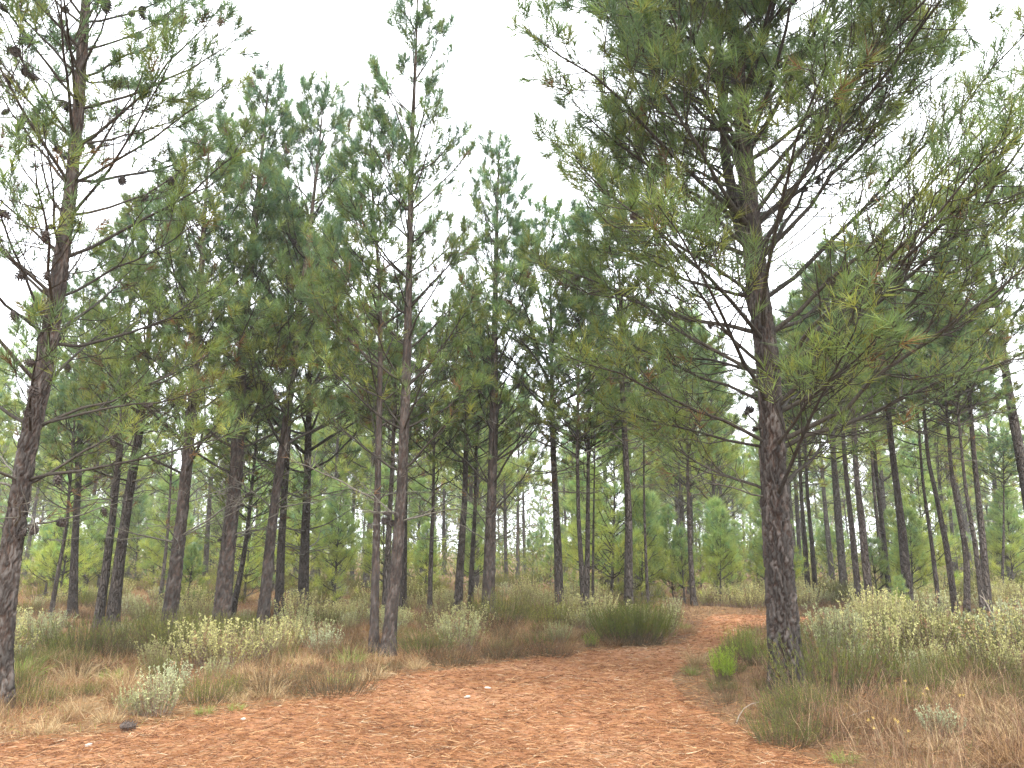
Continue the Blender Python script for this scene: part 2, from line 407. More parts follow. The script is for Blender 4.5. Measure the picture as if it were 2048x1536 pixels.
def in_path(X):
    x, y = X[:, 0], X[:, 1]; ins = np.zeros(len(X), bool)
    A, Bp = POLY, np.roll(POLY, -1, 0)
    for a, b in zip(A, Bp):
        if a[1] == b[1]: continue
        c = ((a[1] > y) != (b[1] > y)) & (x < (b[0] - a[0]) * (y - a[1]) / (b[1] - a[1]) + a[0]); ins ^= c
    return ins
def path_dist(X):
    """signed distance to the path edge, negative inside"""
    out = np.full(len(X), 1e9)
    for E in (PLr, PRr):
        for a, b in zip(E[:-1], E[1:]):
            ab = b - a; t = np.clip(((X - a) @ ab) / (ab @ ab + 1e-12), 0, 1)
            out = np.minimum(out, np.linalg.norm(X - a - t[:, None] * ab, axis=1))
    return np.where(in_path(X), -out, out)
def g_raw(X):
    x, y = X[:, 0], X[:, 1]
    return (.045 * np.sin(x * .9 + 1.3) * np.sin(y * .8 + .4) + .03 * np.sin(x * 2.1 + y * 1.3) + .02 * np.sin(x * 1.2 - y * 2.6)
            + .10 * np.sin(x * .17 + .8) * np.sin(y * .13))
def ground_z(X, d=None):
    X = np.atleast_2d(np.asarray(X, float))[:, :2]
    if d is None: d = path_dist(X)
    return (g_raw(X) + .05) * sstep(.0, 1.6, d)

# ------------------------------------------------------------------ ground and path
def spaced(lo, hi, fine_lo, fine_hi, step, grow_):
    v = list(np.arange(fine_lo, fine_hi + step, step)); s = step
    while v[-1] < hi: s *= grow_; v.append(v[-1] + s)
    s = step
    while v[0] > lo: s *= grow_; v.insert(0, v[0] - s)
    return np.array(v)
gx = spaced(-380, 380, -14, 16, .22, 1.16); gy = spaced(-200, 420, 2, 24, .22, 1.16)
XX, YY = np.meshgrid(gx, gy); GP = np.stack([XX.ravel(), YY.ravel()], 1)
near = (np.abs(GP[:, 0]) < 40) & (GP[:, 1] > -10) & (GP[:, 1] < 40)
gd = np.full(len(GP), 50.); gd[near] = path_dist(GP[near])
gz = ground_z(GP, gd)
gi = np.arange(len(GP)).reshape(XX.shape)
A_, B_, C_, D_ = gi[:-1, :-1], gi[:-1, 1:], gi[1:, 1:], gi[1:, :-1]
GF = np.concatenate([np.stack([A_, B_, C_], -1).reshape(-1, 3), np.stack([A_, C_, D_], -1).reshape(-1, 3)])
link('ground', make_mesh('ground', np.column_stack([GP, gz]), GF, None, M_GROUND, True), kind='structure')
rngp = np.random.default_rng(5)
MC = 22
tt = np.linspace(-.04, 1.04, MC)
nzL = .12 * np.cumsum(rngp.normal(0, .25, NPATH)); nzL -= np.convolve(nzL, np.ones(15) / 15, 'same')
PG = PLr[:, None] * (1 - tt)[None, :, None] + PRr[:, None] * tt[None, :, None]
PGf = PG.reshape(-1, 2); pz = .008 + .006 * np.sin(PGf[:, 0] * 2.3) * np.sin(PGf[:, 1] * 1.9)
edge = np.tile(np.minimum(np.arange(MC), MC - 1 - np.arange(MC)), NPATH)
pz = np.where(edge == 0, -.02, pz)
pi_ = np.arange(NPATH * MC).reshape(NPATH, MC)
A_, B_, C_, D_ = pi_[:-1, :-1], pi_[:-1, 1:], pi_[1:, 1:], pi_[1:, :-1]
PF = np.concatenate([np.stack([A_, C_, B_], -1).reshape(-1, 3), np.stack([A_, D_, C_], -1).reshape(-1, 3)])
link('path', make_mesh('path', np.column_stack([PGf, pz]), PF, None, M_PATH, True), kind='structure')

# fallen needles, thick on the path and thinner on the verge
def wedge(n, y0, y1, rng, power=1.0, margin=1.12):
    """random ground points in the field of view; power>0 crowds them to the front"""
    u = rng.random(n); y = (y0 ** (1 - power) + u * (y1 ** (1 - power) - y0 ** (1 - power))) ** (1 / (1 - power)) if power != 1 else y0 * (y1 / y0) ** u
    x = (rng.random(n) * 2 - 1) * (y * .69 * margin + .6)
    return np.column_stack([x, y])
rng = np.random.default_rng(11)
X = wedge(210000, 4.6, 24, rng, 1.0)
d = path_dist(X)
keep = (d < 0) | (rng.random(len(X)) < .35 * np.exp(-np.clip(d, 0, 9) / .9) + .05)
X, d = X[keep], d[keep]; n = len(X)
z = np.where(d < 0, .012, ground_z(X, d) + .004) + rng.random(n) ** 2 * .03
az = rng.uniform(0, 6.28, n); el = rng.normal(0, .14, n)
D = np.column_stack([np.cos(az) * np.cos(el), np.sin(az) * np.cos(el), np.sin(el)])
pal = np.array([[.235, .112, .05], [.31, .16, .075], [.145, .063, .031], [.38, .25, .135], [.08, .038, .022], [.42, .33, .22]])
tint = pal[rng.choice(6, n, p=[.30, .25, .19, .11, .12, .03])] * rng.uniform(.8, 1.2, (n, 1))
bag = Bag(); spikes(bag, np.column_stack([X, z]), D, rng.uniform(.08, .2, n), .0022 + .0005 * X[:, 1], rng, tint)
link('fallen_needles', bag.mesh('fallen_needles', M_DRY), kind='stuff', label='orange brown fallen pine needles covering the path and verge', category='pine needles')
print('ground', time.time() - T0)

# ------------------------------------------------------------------ trees
def tree_frame(t):
    """pixel description -> base, axis(h), rad(h), H in metres"""
    pts = t['pts']; zb = t.get('zb', 0.0)
    b = on_ground(pts[0][0], pts[0][1], zb); Y = b[1]
    W = [at_depth(x, y, Y) for x, y in pts]
    if 'top' in t: W.append(at_depth(*t['top'], Y))
    W = np.array(W); W[0, 2] = zb
    # straight run down to the ground and, above the last mark, on to the full height
    sl = (W[1] - W[0]) / max(W[1, 2] - W[0, 2], 1e-3)
    if zb > 0: W = np.vstack([W[0] - sl * zb, W])
    H = t.get('H', W[-1, 2])
    if H > W[-1, 2] + .01:
        sl = (W[-1] - W[-2]) / (W[-1, 2] - W[-2, 2]); W = np.vstack([W, W[-1] + sl * (H - W[-1, 2])])
    gz0 = float(ground_z([[W[0, 0], Y]])[0])
    base = np.array([W[0, 0], Y, gz0])
    Z = W[:, 2].copy(); Xl = W[:, 0] - base[0]
    rr = np.random.default_rng(int(pts[0][0]) + 7); ph = rr.uniform(0, 6, 3); am = rr.normal(0, .012, 2)
    def axis(h):
        h = np.asarray(h, float)
        # smooth the polyline a little
        x = sum(np.interp(h + o, Z, Xl) for o in (-.35, -.15, 0, .15, .35)) / 5
        x = np.where(h < .4, np.interp(h, Z, Xl), x)
        return np.stack([x, h * am[0] + .03 * np.sin(h * .8 + ph[0]), h], -1)
    r0 = .5 * t['w'] / FPX * axis_depth(Y, 1.0)
    def rad(h):
        return np.maximum(r0 * np.clip(1 - np.asarray(h) / (H * 1.02), 0, 1) ** .8, .008)
    return base, axis, rad, H, Y
def hgt(y, Y): return at_depth(1024, y, Y)[2]
def cone_shape(L=.1, W=.045, open_=.4):
    b = Bag(); rg = np.random.default_rng(3)
    k = 7; zz = np.linspace(0, L, k); rr = W * .62 * np.sin(np.pi * (.12 + .82 * zz / L)) ** .8
    V, F = tubes(np.column_stack([np.zeros(k), np.zeros(k), zz])[None], rr[None], 6); tube_pieces(b, V, F, np.array([1., 1, 1]))
    N = 46; i = np.arange(N); u = (i + .5) / N; a = i * 2.39996
    rad_ = W * .62 * np.sin(np.pi * (.12 + .82 * u)) ** .8
    out = np.column_stack([np.cos(a), np.sin(a), np.full(N, open_)]); out = nrm(out)
    P = np.column_stack([np.cos(a) * rad_ * .8, np.sin(a) * rad_ * .8, u * L])
    sd = np.column_stack([-np.sin(a), np.cos(a), np.zeros(N)]) * (W * .26 * np.sin(np.pi * (.15 + .75 * u)))[:, None]
    tip = P + out * (W * .55)[..., None] if False else P + out * W * .5
    th = np.array([0, 0, .006])
    V = np.stack([P - sd * .4, P + sd * .4, tip + sd, tip - sd, tip + th], 1)
    f = np.array([[0, 1, 2], [0, 2, 3], [3, 2, 4], [1, 4, 2], [0, 3, 4], [0, 4, 1]])
    b.add(V, f[None] + (np.arange(N) * 5)[:, None, None], np.array([1., 1, 1]))
    return b
CONE_ME = cone_shape().mesh('pine_cone', M_CONE)

def whorl_cones(root_branch, g, bi, rng, n):
    for _ in range(n):
        s = rng.uniform(.12, .75); p, t = interp_curve(g['P'][[bi]], np.array([s]))
        c = link('pine_cone', CONE_ME, root_branch)
        c.location = p[0] + np.array([0, 0, -.01]); c.rotation_euler = (rng.uniform(1.8, 2.9), 0, rng.uniform(0, 6.28))
        k = rng.uniform(.9, 1.35); c.scale = (k, k, k)

def hero_tree(t, seed):
    rng = np.random.default_rng(seed)
    base, axis, rad, H, Y = tree_frame(t)
    root = thing('pine_tree', base, t['label'], 'pine tree', t.get('group', 'pines beside the path'))
    g = pine_branches(axis, rad, H, hgt(t['first'], Y), hgt(t['live'], Y), t['L'], rng, **t['br'])
    wh = np.unique(np.round(g['h'] / .3) * .3)
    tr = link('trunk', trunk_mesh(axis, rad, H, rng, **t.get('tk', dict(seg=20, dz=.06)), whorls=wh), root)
    cones = t.get('cones', 0)
    for bi in range(g['B']):
        w, nd = assemble(g, [bi])
        b = link('branch', w.mesh('branch', M_TWIG, True), root)
        if nd.n: link('needles', nd.mesh('needles', M_NEEDLE), b, kind='stuff')
        if cones and rng.random() < cones and g['L'][bi] > .7: whorl_cones(b, g, bi, rng, rng.integers(1, 4))
    if 'fork' in t:                                       # a second, thinner leader
        f0, ftop, fr = t['fork']
        fp = np.array([at_depth(x, y, Y - .12) for x, y in f0]); fp[:, 0] -= base[0]; fp[:, 1] = np.linspace(0, -.35, len(fp)); fp[:, 2] -= base[2]
        fx = lambda h: np.stack([np.interp(h, fp[:, 2], fp[:, 0]), np.interp(h, fp[:, 2], fp[:, 1]), np.asarray(h, float)], -1)
        fr_ = lambda h: np.maximum(fr * np.clip((ftop - np.asarray(h)) / (ftop - fp[0, 2]), 0, 1) ** .7, .008)
        link('second_leader', trunk_mesh(fx, fr_, ftop, rng, seg=16, dz=.08, zmin=fp[0, 2]), root)
        br = dict(t['br']); br['per'] = (3, 4)
        g2 = pine_branches(fx, fr_, ftop, fp[1, 2], fp[1, 2], lambda r: .35 * t['L'](r * .5 + .3), rng, **br)
        for bi in range(g2['B']):
            w, nd = assemble(g2, [bi]); b = link('branch', w.mesh('branch', M_TWIG, True), root)
            if nd.n: link('needles', nd.mesh('needles', M_NEEDLE), b, kind='stuff')
    return root

def cone_L(Lmax, p=.8, lo=.75):
    return lambda r: Lmax * np.clip(1 - r, 0, 1) ** p * (lo + (1 - lo) * sstep(0, .25, r)) + .18
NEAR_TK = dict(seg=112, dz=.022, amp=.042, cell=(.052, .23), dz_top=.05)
HEROES = [
    dict(label='largest pine right of the path, thick plated trunk and dense wide crown', pts=[(1573, 1393), (1568, 1300), (1557, 1150), (1546, 1000), (1542, 900), (1535, 750), (1515, 600), (1498, 450), (1486, 300), (1470, 150), (1452, 0)],
         H=13.2, w=59, first=1005, live=985, L=cone_L(4.7, .42, .62),
         br=dict(sp=.5, per=(5, 7), el_lo=.3, el_hi=.9, curve=.12, K=32, nl=.24, nw=.009, d1=.125, klow=.5, n2=4, shoot=.17, asym=.2, yellow=.1, brown=.02, bare=.25, inner=.25, wscale=.95),
         tk=NEAR_TK, fork=([(1490, 470), (1472, 410), (1450, 330), (1437, 200), (1420, 0)], 10.2, .075), cones=.1),
    dict(label='near pine at the left picture edge, curved trunk and sparse branches hung with dark cones', pts=[(-2, 1422), (6, 1240), (16, 1150), (27, 1065), (50, 900), (75, 780), (100, 640), (114, 545), (136, 400), (156, 215), (170, 0)],
         H=12.2, w=43, first=1065, live=950, L=cone_L(2.9, .7, .8),
         br=dict(sp=.52, per=(4, 6), el_lo=.3, el_hi=.75, curve=.25, K=36, nl=.19, nw=.009, d1=.15, klow=.6, n2=3, shoot=.15, yellow=.1, brown=.03, bare=.55, inner=.3, wscale=.85),
         tk=dict(NEAR_TK, seg=80, amp=.03, cell=(.044, .19)), cones=.45),
    dict(label='tall slim pine at the centre, open pointed crown reaching the top of the picture', pts=[(774, 1320), (783, 1230), (795, 1120), (806, 950), (815, 700), (820, 480), (824, 300), (832, 150)], top=(838, -40),
         w=25, first=1050, live=930, L=cone_L(2.1, .62, .8),
         br=dict(sp=.72, per=(4, 5), el_lo=.35, el_hi=.95, curve=.3, K=30, nl=.17, nw=.0105, d1=.17, n2=3, shoot=.15, yellow=.15, brown=.04, bare=.25, inner=.3),
         tk=dict(seg=52, dz=.03, amp=.018, cell=(.036, .11), dz_top=.08), cones=.05),
    dict(label='slender pine left of the tall centre pine, their bases almost touching', pts=[(747, 1316), (750, 1200), (752, 1100), (756, 900), (759, 700), (757, 560), (744, 420)], top=(738, 235),
         w=17, first=1010, live=940, L=cone_L(2.2, .6, .75),
         br=dict(sp=.62, per=(4, 5), el_lo=.35, el_hi=.85, curve=.35, K=32, nl=.17, nw=.0105, d1=.16, n2=3, shoot=.15, yellow=.15, brown=.03, bare=.2, inner=.3),
         tk=dict(seg=40, dz=.035, amp=.012, cell=(.032, .1), dz_top=.1)),
    dict(label='straight pine with pointed top between the tall centre pine and the path', pts=[(976, 1236), (980, 1100), (985, 950), (988, 800), (990, 600), (995, 400)], top=(999, 275), zb=.1,
         w=24, first=1100, live=970, L=cone_L(2.7, .65, .8),
         br=dict(sp=.66, per=(4, 6), el_lo=.5, el_hi=.95, curve=.3, K=30, nl=.19, nw=.0125, d1=.17, n2=3, shoot=.15, yellow=.2, brown=.03, bare=.35, inner=.35, wscale=1.1),
         tk=dict(seg=50, dz=.035, amp=.024, cell=(.045, .13), dz_top=.1), cones=.08),
    dict(label='thick straight pine in the left stand, its crown rising to a rounded pale tip', pts=[(441, 1270), (448, 1170), (456, 1090), (472, 960), (480, 800), (490, 650), (508, 480), (523, 325)], top=(540, 165),
         w=32, first=1085, live=960, L=cone_L(3.0, .6, .75),
         br=dict(sp=.62, per=(4, 6), el_lo=.3, el_hi=.9, curve=.35, K=32, nl=.19, nw=.0118, d1=.165, n2=3, shoot=.15, yellow=.25, brown=.035, bare=.2, inner=.3),
         tk=dict(seg=50, dz=.035, amp=.024, cell=(.045, .13), dz_top=.1), cones=.08),
    dict(label='leaning grey-brown pine just right of the thick straight one, crown with a bushy double tip', pts=[(522, 1268), (532, 1170), (540, 1080), (553, 980), (571, 870), (592, 700), (612, 520), (630, 370)], top=(650, 185),
         w=22, first=1020, live=960, L=cone_L(2.8, .55, .75),
         br=dict(sp=.6, per=(4, 6), el_lo=.3, el_hi=.9, curve=.35, K=32, nl=.19, nw=.0118, d1=.165, n2=3, shoot=.15, yellow=.2, brown=.03, bare=.2, inner=.3),
         tk=dict(seg=50, dz=.035, amp=.024, cell=(.045, .13), dz_top=.1), cones=.05),
    dict(label='right-leaning pine with dark furrowed trunk, third trunk in from the left stand', pts=[(337, 1274), (347, 1190), (356, 1120), (370, 1000), (388, 800), (402, 650), (415, 480)], top=(430, 270), zb=.05,
         w=28, first=1080, live=960, L=cone_L(2.8, .6, .8),
         br=dict(sp=.6, per=(4, 6), el_lo=.25, el_hi=.85, curve=.3, K=32, nl=.19, nw=.0118, d1=.165, n2=3, shoot=.15, yellow=.6, brown=.04, bare=.2, inner=.3),
         tk=dict(seg=50, dz=.035, amp=.024, cell=(.045, .13), dz_top=.1), cones=.15),
]
HROOT = [hero_tree(t, 100 + i) for i, t in enumerate(HEROES)]
print('heroes', time.time() - T0)

# crown variants shared by the other pines: a straight axis, unit = metres, crown base at the origin
def crown_variant(seed, Hc, Lmax, K, nw, nl, n2, d1, dead_part, yellow, sp=.62, p=.6, per=(4, 6), wscale=1.2, shoot=.15, bare=.25):
    rng = np.random.default_rng(seed)
    ax = lambda h: np.stack([.03 * np.sin(np.asarray(h) * 1.1 + seed), .03 * np.sin(np.asarray(h) * .9 + 2 * seed), np.asarray(h, float)], -1)
    rd = lambda h: np.maximum(.08 * np.clip(1 - np.asarray(h) / Hc, 0, 1), .012)
    g = pine_branches(ax, rd, Hc, .0, dead_part * Hc, cone_L(Lmax, p, .75), rng, sp=sp, per=per, el_lo=.15, el_hi=.9, curve=.35,
                      K=K, nl=nl, nw=nw, d1=d1, n2=n2, shoot=shoot, yellow=yellow, brown=.035, bare=bare, inner=.35, wscale=wscale)
    w, nd = assemble(g)
    return nd.mesh('crown', M_NEEDLE), w.mesh('branches', M_TWIG, True), Hc
MIDC = [crown_variant(300 + i, 8.0, [2.3, 2.6, 2.1, 2.7, 2.4, 2.5][i], 30, .0145, .21, 2, .18, [.2, .15, .25, .1, .2, .15][i], [.2, .5, .3, .8, .2, .6][i]) for i in range(6)]
UMBC = [crown_variant(330 + i, 6.5, [2.7, 2.4, 2.6][i], 34, .016, .22, 2, .18, [.2, .25, .15][i], .35, p=.38, sp=.55, bare=.15) for i in range(3)]
print('variants', time.time() - T0)
def mid_tree(t, seed, variants):
    rng = np.random.default_rng(seed)
    base, axis, rad, H, Y = tree_frame(t)
    root = thing('pine_tree', base, t['label'], 'pine tree', t.get('group', 'pines standing in the undergrowth'))
    link('trunk', trunk_mesh(axis, rad, H, rng, seg=14, dz=.14, base=(.082, .068, .058), top=(.09, .07, .056)), root)  # bark paler than on the near pines: veil of haze put into the colour
    nm, wm, Hc = variants[seed % len(variants)]
    hc = hgt(t['first'], Y); hc = min(hc, H - 2)
    a, b = axis(np.array([hc, H - .05]))
    dirv = (b - a) / np.linalg.norm(b - a); s = np.linalg.norm(b - a) / Hc
    w = t.get('wide', 1.0) * (.6 * s + .4)
    rx = math.asin(-dirv[1]); ry = math.atan2(dirv[0], dirv[2])
    cr = link('crown', nm, root, kind='stuff'); cr.location = a; cr.scale = (w, w, s)
    cr.rotation_mode = 'ZYX'
    from mathutils import Quaternion, Vector
    q = Vector((0, 0, 1)).rotation_difference(Vector(dirv)) @ Quaternion((0, 0, 1), rng.uniform(0, 6.28))
    cr.rotation_mode = 'QUATERNION'; cr.rotation_quaternion = q
    link('branches', wm, cr)
    return root
L_ = 'pines in the left stand'; C_G = 'pines in the middle ground'; R_ = 'pines in the right stand'
MID = [
    dict(label='dark pine trunk left of a close pair in the left stand', pts=[(195, 1256), (205, 1180), (218, 1100), (230, 1010), (244, 880)], top=(270, 430), w=18, first=1000, zb=.1, group=L_),
    dict(label='sturdy pine, right trunk of the close pair in the left stand', pts=[(224, 1256), (236, 1150), (247, 1070), (262, 960), (278, 860)], top=(320, 380), w=24, first=960, zb=.1, group=L_),
    dict(label='thin pine leaning right behind yellow-green heath at far left', pts=[(104, 1208), (112, 1160), (122, 1110), (133, 1060)], top=(165, 700), w=9, first=1080, zb=.4, group=L_),
    dict(label='dark straight pine trunk among yellow-green heath at far left', pts=[(147, 1206), (151, 1120), (155, 1040), (160, 950)], top=(175, 560), w=17, first=1020, zb=.35, group=L_),
    dict(label='dark pine partly hidden behind the leaning grey-brown pine', pts=[(558, 1224), (562, 1110), (570, 980), (576, 860)], top=(590, 420), w=18, first=930, zb=.25, group=L_),
    dict(label='short-stemmed pine with low branches, right end of the left stand', pts=[(606, 1219), (608, 1120), (612, 1000)], top=(622, 520), w=22, first=1110, zb=.25, wide=1.1, group=L_),
    dict(label='thin distant pine between the third and fourth trunks of the left stand', pts=[(323, 1183), (328, 1130), (334, 1070)], top=(350, 800), w=8, first=1060, zb=.4, group=L_),
    dict(label='slanting slim pine behind the thick straight pine', pts=[(470, 1208), (482, 1150), (492, 1090)], top=(525, 760), w=12, first=1100, zb=.4, group=L_),
    dict(label='slim brown pine seen between the twin trunks at the centre', pts=[(769, 1236), (774, 1130), (780, 1020), (786, 930)], top=(800, 560), w=14, first=960, zb=.2, group=C_G),
    dict(label='dark pine trunk close behind the tall centre pine', pts=[(806, 1206), (808, 1120), (810, 1030)], top=(818, 640), w=13, first=1000, zb=.3, group=C_G),
    dict(label='slim pine with a swollen knot of branches halfway up, right of the centre pine', pts=[(859, 1221), (862, 1110), (866, 1020)], top=(872, 650), w=10, first=1085, zb=.2, group=C_G),
    dict(label='upright pine left of the straight pointed pine', pts=[(916, 1221), (922, 1110), (930, 1000)], top=(940, 600), w=17, first=1000, zb=.2, group=C_G),
    dict(label='thinner pine hidden close left of the straight pointed pine', pts=[(941, 1201), (945, 1110), (950, 1030)], top=(958, 700), w=11, first=1040, zb=.35, group=C_G),
    dict(label='dark pine trunk standing above silvery shrubs left of the big bush', pts=[(1119, 1222), (1117, 1130), (1111, 1000), (1106, 900)], top=(1100, 460), w=18, first=960, zb=.25, wide=1.15, group=C_G),
    dict(label='grey slanting pine, nearest trunk beside the big dark bush', pts=[(1168, 1240), (1163, 1150), (1157, 1050), (1155, 920)], top=(1160, 560), w=11, first=1000, zb=.15, group=C_G),
    dict(label='straight dark pine right behind the grey slanting one', pts=[(1173, 1214), (1175, 1120), (1176, 1020)], top=(1180, 650), w=12, first=1000, zb=.35, group=C_G),
    dict(label='very thin pine stem right of the grey slanting pine', pts=[(1186, 1212), (1187, 1120), (1188, 1040)], top=(1192, 780), w=6, first=1010, zb=.35, group=C_G),
    dict(label='dark pine rising from behind the big bush left of the path', pts=[(1258, 1222), (1257, 1130), (1258, 1050), (1252, 930), (1246, 800)], top=(1236, 430), w=18, first=900, zb=.3, wide=1.15, group=C_G),
    dict(label='thin bent pine stem right of the big bush', pts=[(1296, 1218), (1292, 1130), (1289, 1050), (1288, 960)], top=(1290, 700), w=7, first=980, zb=.3, group=C_G),
    dict(label='lone dark pine beyond the far bend of the path', pts=[(1386, 1194), (1381, 1120), (1378, 1040)], top=(1370, 690), w=11, first=1000, zb=.35, wide=1.1, group=C_G),
    dict(label='left of two thin pines just right of the largest trunk', pts=[(1617, 1180), (1611, 1090), (1604, 1000)], top=(1590, 640), w=11, first=970, zb=.45, group=R_),
    dict(label='right of two thin pines just right of the largest trunk', pts=[(1631, 1180), (1625, 1090), (1616, 990)], top=(1600, 660), w=10, first=970, zb=.45, group=R_),
    dict(label='left trunk of the close twin pines in the right stand', pts=[(1718, 1192), (1708, 1090), (1692, 950)], top=(1665, 560), w=13, first=900, zb=.45, group=R_),
    dict(label='right trunk of the close twin pines in the right stand', pts=[(1740, 1202), (1727, 1070), (1712, 940)], top=(1690, 510), w=16, first=880, zb=.4, wide=1.1, group=R_),
    dict(label='slim pine half hidden behind its neighbour, centre of the right stand', pts=[(1767, 1172), (1758, 1080), (1748, 990)], top=(1730, 650), w=9, first=950, zb=.5, group=R_),
    dict(label='slim straight pine left of the bright green seedling', pts=[(1779, 1185), (1768, 1090), (1752, 960)], top=(1730, 600), w=11, first=910, zb=.45, group=R_),
    dict(label='thickest dark pine of the right stand, beside the bright green seedling', pts=[(1815, 1197), (1804, 1070), (1790, 950), (1780, 870)], top=(1755, 530), w=19, first=850, zb=.4, wide=1.1, group=R_),
    dict(label='thin pine standing back between the thickest one and the bent pair', pts=[(1875, 1194), (1864, 1080), (1850, 970)], top=(1830, 640), w=9, first=940, zb=.45, group=R_),
    dict(label='evenly curved pine left of the bent trunk in the right stand', pts=[(1908, 1204), (1895, 1100), (1873, 990), (1856, 920)], top=(1825, 600), w=13, first=900, zb=.4, group=R_),
    dict(label='bent pine trunk with a kink low down in the right stand', pts=[(1934, 1207), (1933, 1110), (1921, 1040), (1905, 960)], top=(1885, 620), w=13, first=930, zb=.4, group=R_),
    dict(label='thin pine behind the bleached dead stick', pts=[(1964, 1213), (1953, 1110), (1932, 980)], top=(1905, 640), w=11, first=920, zb=.4, group=R_),
    dict(label='reddish straight pine right of the bleached dead stick', pts=[(1978, 1209), (1967, 1090), (1952, 960), (1943, 870)], top=(1920, 520), w=15, first=880, zb=.4, group=R_),
    dict(label='large pine leaning in at the right picture edge with layered crown', pts=[(2078, 1216), (2062, 1050), (2040, 920), (2018, 800), (2000, 690), (1985, 590)], top=(1945, 375), w=27, first=830, zb=.3, wide=1.25, group=R_),
    dict(label='slender pine standing apart near the right edge, far back', pts=[(2006, 1168), (2007, 1090), (2006, 1010)], top=(2004, 880), w=6, first=1010, zb=.5, group=R_),
]
for i, t in enumerate(MID):
    mid_tree(t, 500 + i, UMBC if (t['group'] == R_ or t.get('wide', 1) > 1.05) else MIDC)
print('mid', time.time() - T0)

# far trees: whole-tree variants, copied
def copy_tree(root, loc, rz, sc_, label, group):
    r = root.copy(); COL.objects.link(r); r.location = loc; r.rotation_euler = (0, 0, rz); r.scale = sc_
    r['label'] = label; r['group'] = group
    for ch in root.children:
        c = ch.copy(); COL.objects.link(c); c.parent = r
        for g_ in ch.children:
            q = g_.copy(); COL.objects.link(q); q.parent = c
    return r
def whole_tree(name, seed, H, h0, Lmax, K, nw, nl, n2, d1, dead, yellow, r0, bright=1.0, brown=.03, per=(4, 6), sp=.7, shoot=.15, lean=.03, p=.55, bare=.1, wscale=2.0):
    rng = np.random.default_rng(seed); lx, ly = rng.normal(0, lean, 2)
    ax = lambda h: np.stack([lx * np.asarray(h) + .06 * np.sin(np.asarray(h) * .5 + seed), ly * np.asarray(h), np.asarray(h, float)], -1)
    rd = lambda h: np.maximum(r0 * np.clip(1 - np.asarray(h) / (H * 1.02), 0, 1) ** .8, .012)
    g = pine_branches(ax, rd, H, h0, h0 + dead * (H - h0), cone_L(Lmax, p, .75), rng, sp=sp, per=per, el_lo=.15, el_hi=.95, curve=.35,
                      K=K, nl=nl, nw=nw, d1=d1, n2=n2, shoot=shoot, yellow=yellow, brown=brown, bare=bare, inner=.3, wscale=wscale, bright=bright, klow=.7)
    w, nd = assemble(g)
    root = thing(name, (0, 0, 0), '', 'pine tree')
    link('trunk', trunk_mesh(ax, rd, H, rng, seg=8, dz=.5, base=(.09, .078, .068), top=(.09, .075, .062)), root)  # far bark lightened as well, haze painted into its colour
    c = link('crown', nd.mesh('crown', M_NEEDLE), root, kind='stuff'); link('branches', w.mesh('branches', M_TWIG), c)
    return root
FAR = [whole_tree('pine_tree', 700 + i, 11, [2.8, 3.6, 2.0, 3.0][i], [2.3, 2.1, 2.6, 2.4][i], 34, .018, .36, 1, .25, .15, [1.2, 2.0, .9, 1.5][i], .12, wscale=1.1, bright=1.5) for i in range(4)]
YOUNG = [whole_tree('young_pine', 740 + i, [3.2, 4.2, 5.2][i], .25, [.9, 1.1, 1.3][i], 50, .0095, .28, 1, .19, 0, [3.0, 4.0, 2.5][i], .045, sp=.46, shoot=.34, bare=0, bright=1.85, brown=0) for i in range(3)]
rng = np.random.default_rng(77)
TREEXY = []
def zone(c):
    px = 1024 + FPX * c[0] / (c[1] * math.cos(PITCH))
    for lim, z_ in ((300, 'near the left picture edge'), (680, 'among the trunks of the left stand'), (900, 'around the twin centre trunks'),
                    (1180, 'around the straight pointed pine'), (1340, 'around the big bush by the path'), (1620, 'around the path bend'), (1830, 'right of the largest trunk')):
        if px < lim: break
    else: z_ = 'towards the right picture edge'
    for lim, b_ in ((9.5, 'in the foreground'), (13, 'in the near rows'), (18, 'in the middle rows'), (26, 'in the back rows'), (45, 'at the forest edge')):
        if c[1] < lim: break
    else: b_ = 'deep in the forest'
    return z_ + ', ' + b_
def scatter(n, y0, y1, rng, dmin, taken, power=.4, margin=1.15, pd=1.0, ok=None):
    out = []
    C = wedge(n * 14, y0, y1, rng, power, margin); D = path_dist(C)
    for c, d_ in zip(C, D):
        if d_ < pd or (ok is not None and not ok(c)): continue
        if taken and np.min(np.sum((np.array(taken) - c) ** 2, 1)) < dmin * dmin: continue
        out.append(c); taken.append(c)
        if len(out) == n: break
    return out
FL = {-1: 'slim grown pine', 1: 'slim grown pine'}
def place_all(protos, spots, rng, smin, smax, labels, groups, side):
    for i, c in enumerate(spots):
        s = rng.uniform(smin, smax); k = 1 if side(c) else -1
        loc = (c[0], c[1], float(ground_z([c])[0]) - .02); p = protos[rng.integers(len(protos))]
        w = s * rng.uniform(.9, 1.15)
        lb = labels[k] + ' ' + zone(c); copy_tree(p, loc, rng.uniform(0, 6.28), (w, w, s), lb, lb)
def right_side(c): return c[0] / c[1] > .245
spots = scatter(205, 27, 100, rng, 1.5, TREEXY, .2, 1.15, 2.0)
place_all(FAR, spots, rng, .8, 1.1, FL, {-1: 'far pines left', 1: 'far pines right'}, right_side)
YL = {-1: 'bright green young pine', 1: 'bright green young pine'}
spots = scatter(125, 22, 62, rng, .9, TREEXY, .6, 1.15, 1.5)
place_all(YOUNG, spots, rng, .55, 1.0, YL, {-1: 'young pines left', 1: 'young pines right'}, right_side)
def one_young(p, px, py, zb, s, label):
    c = on_ground(px, py, zb); copy_tree(p, (c[0], c[1], float(ground_z([c[:2]])[0])), 1.0, (s, s, s), label, 'bright seedlings')
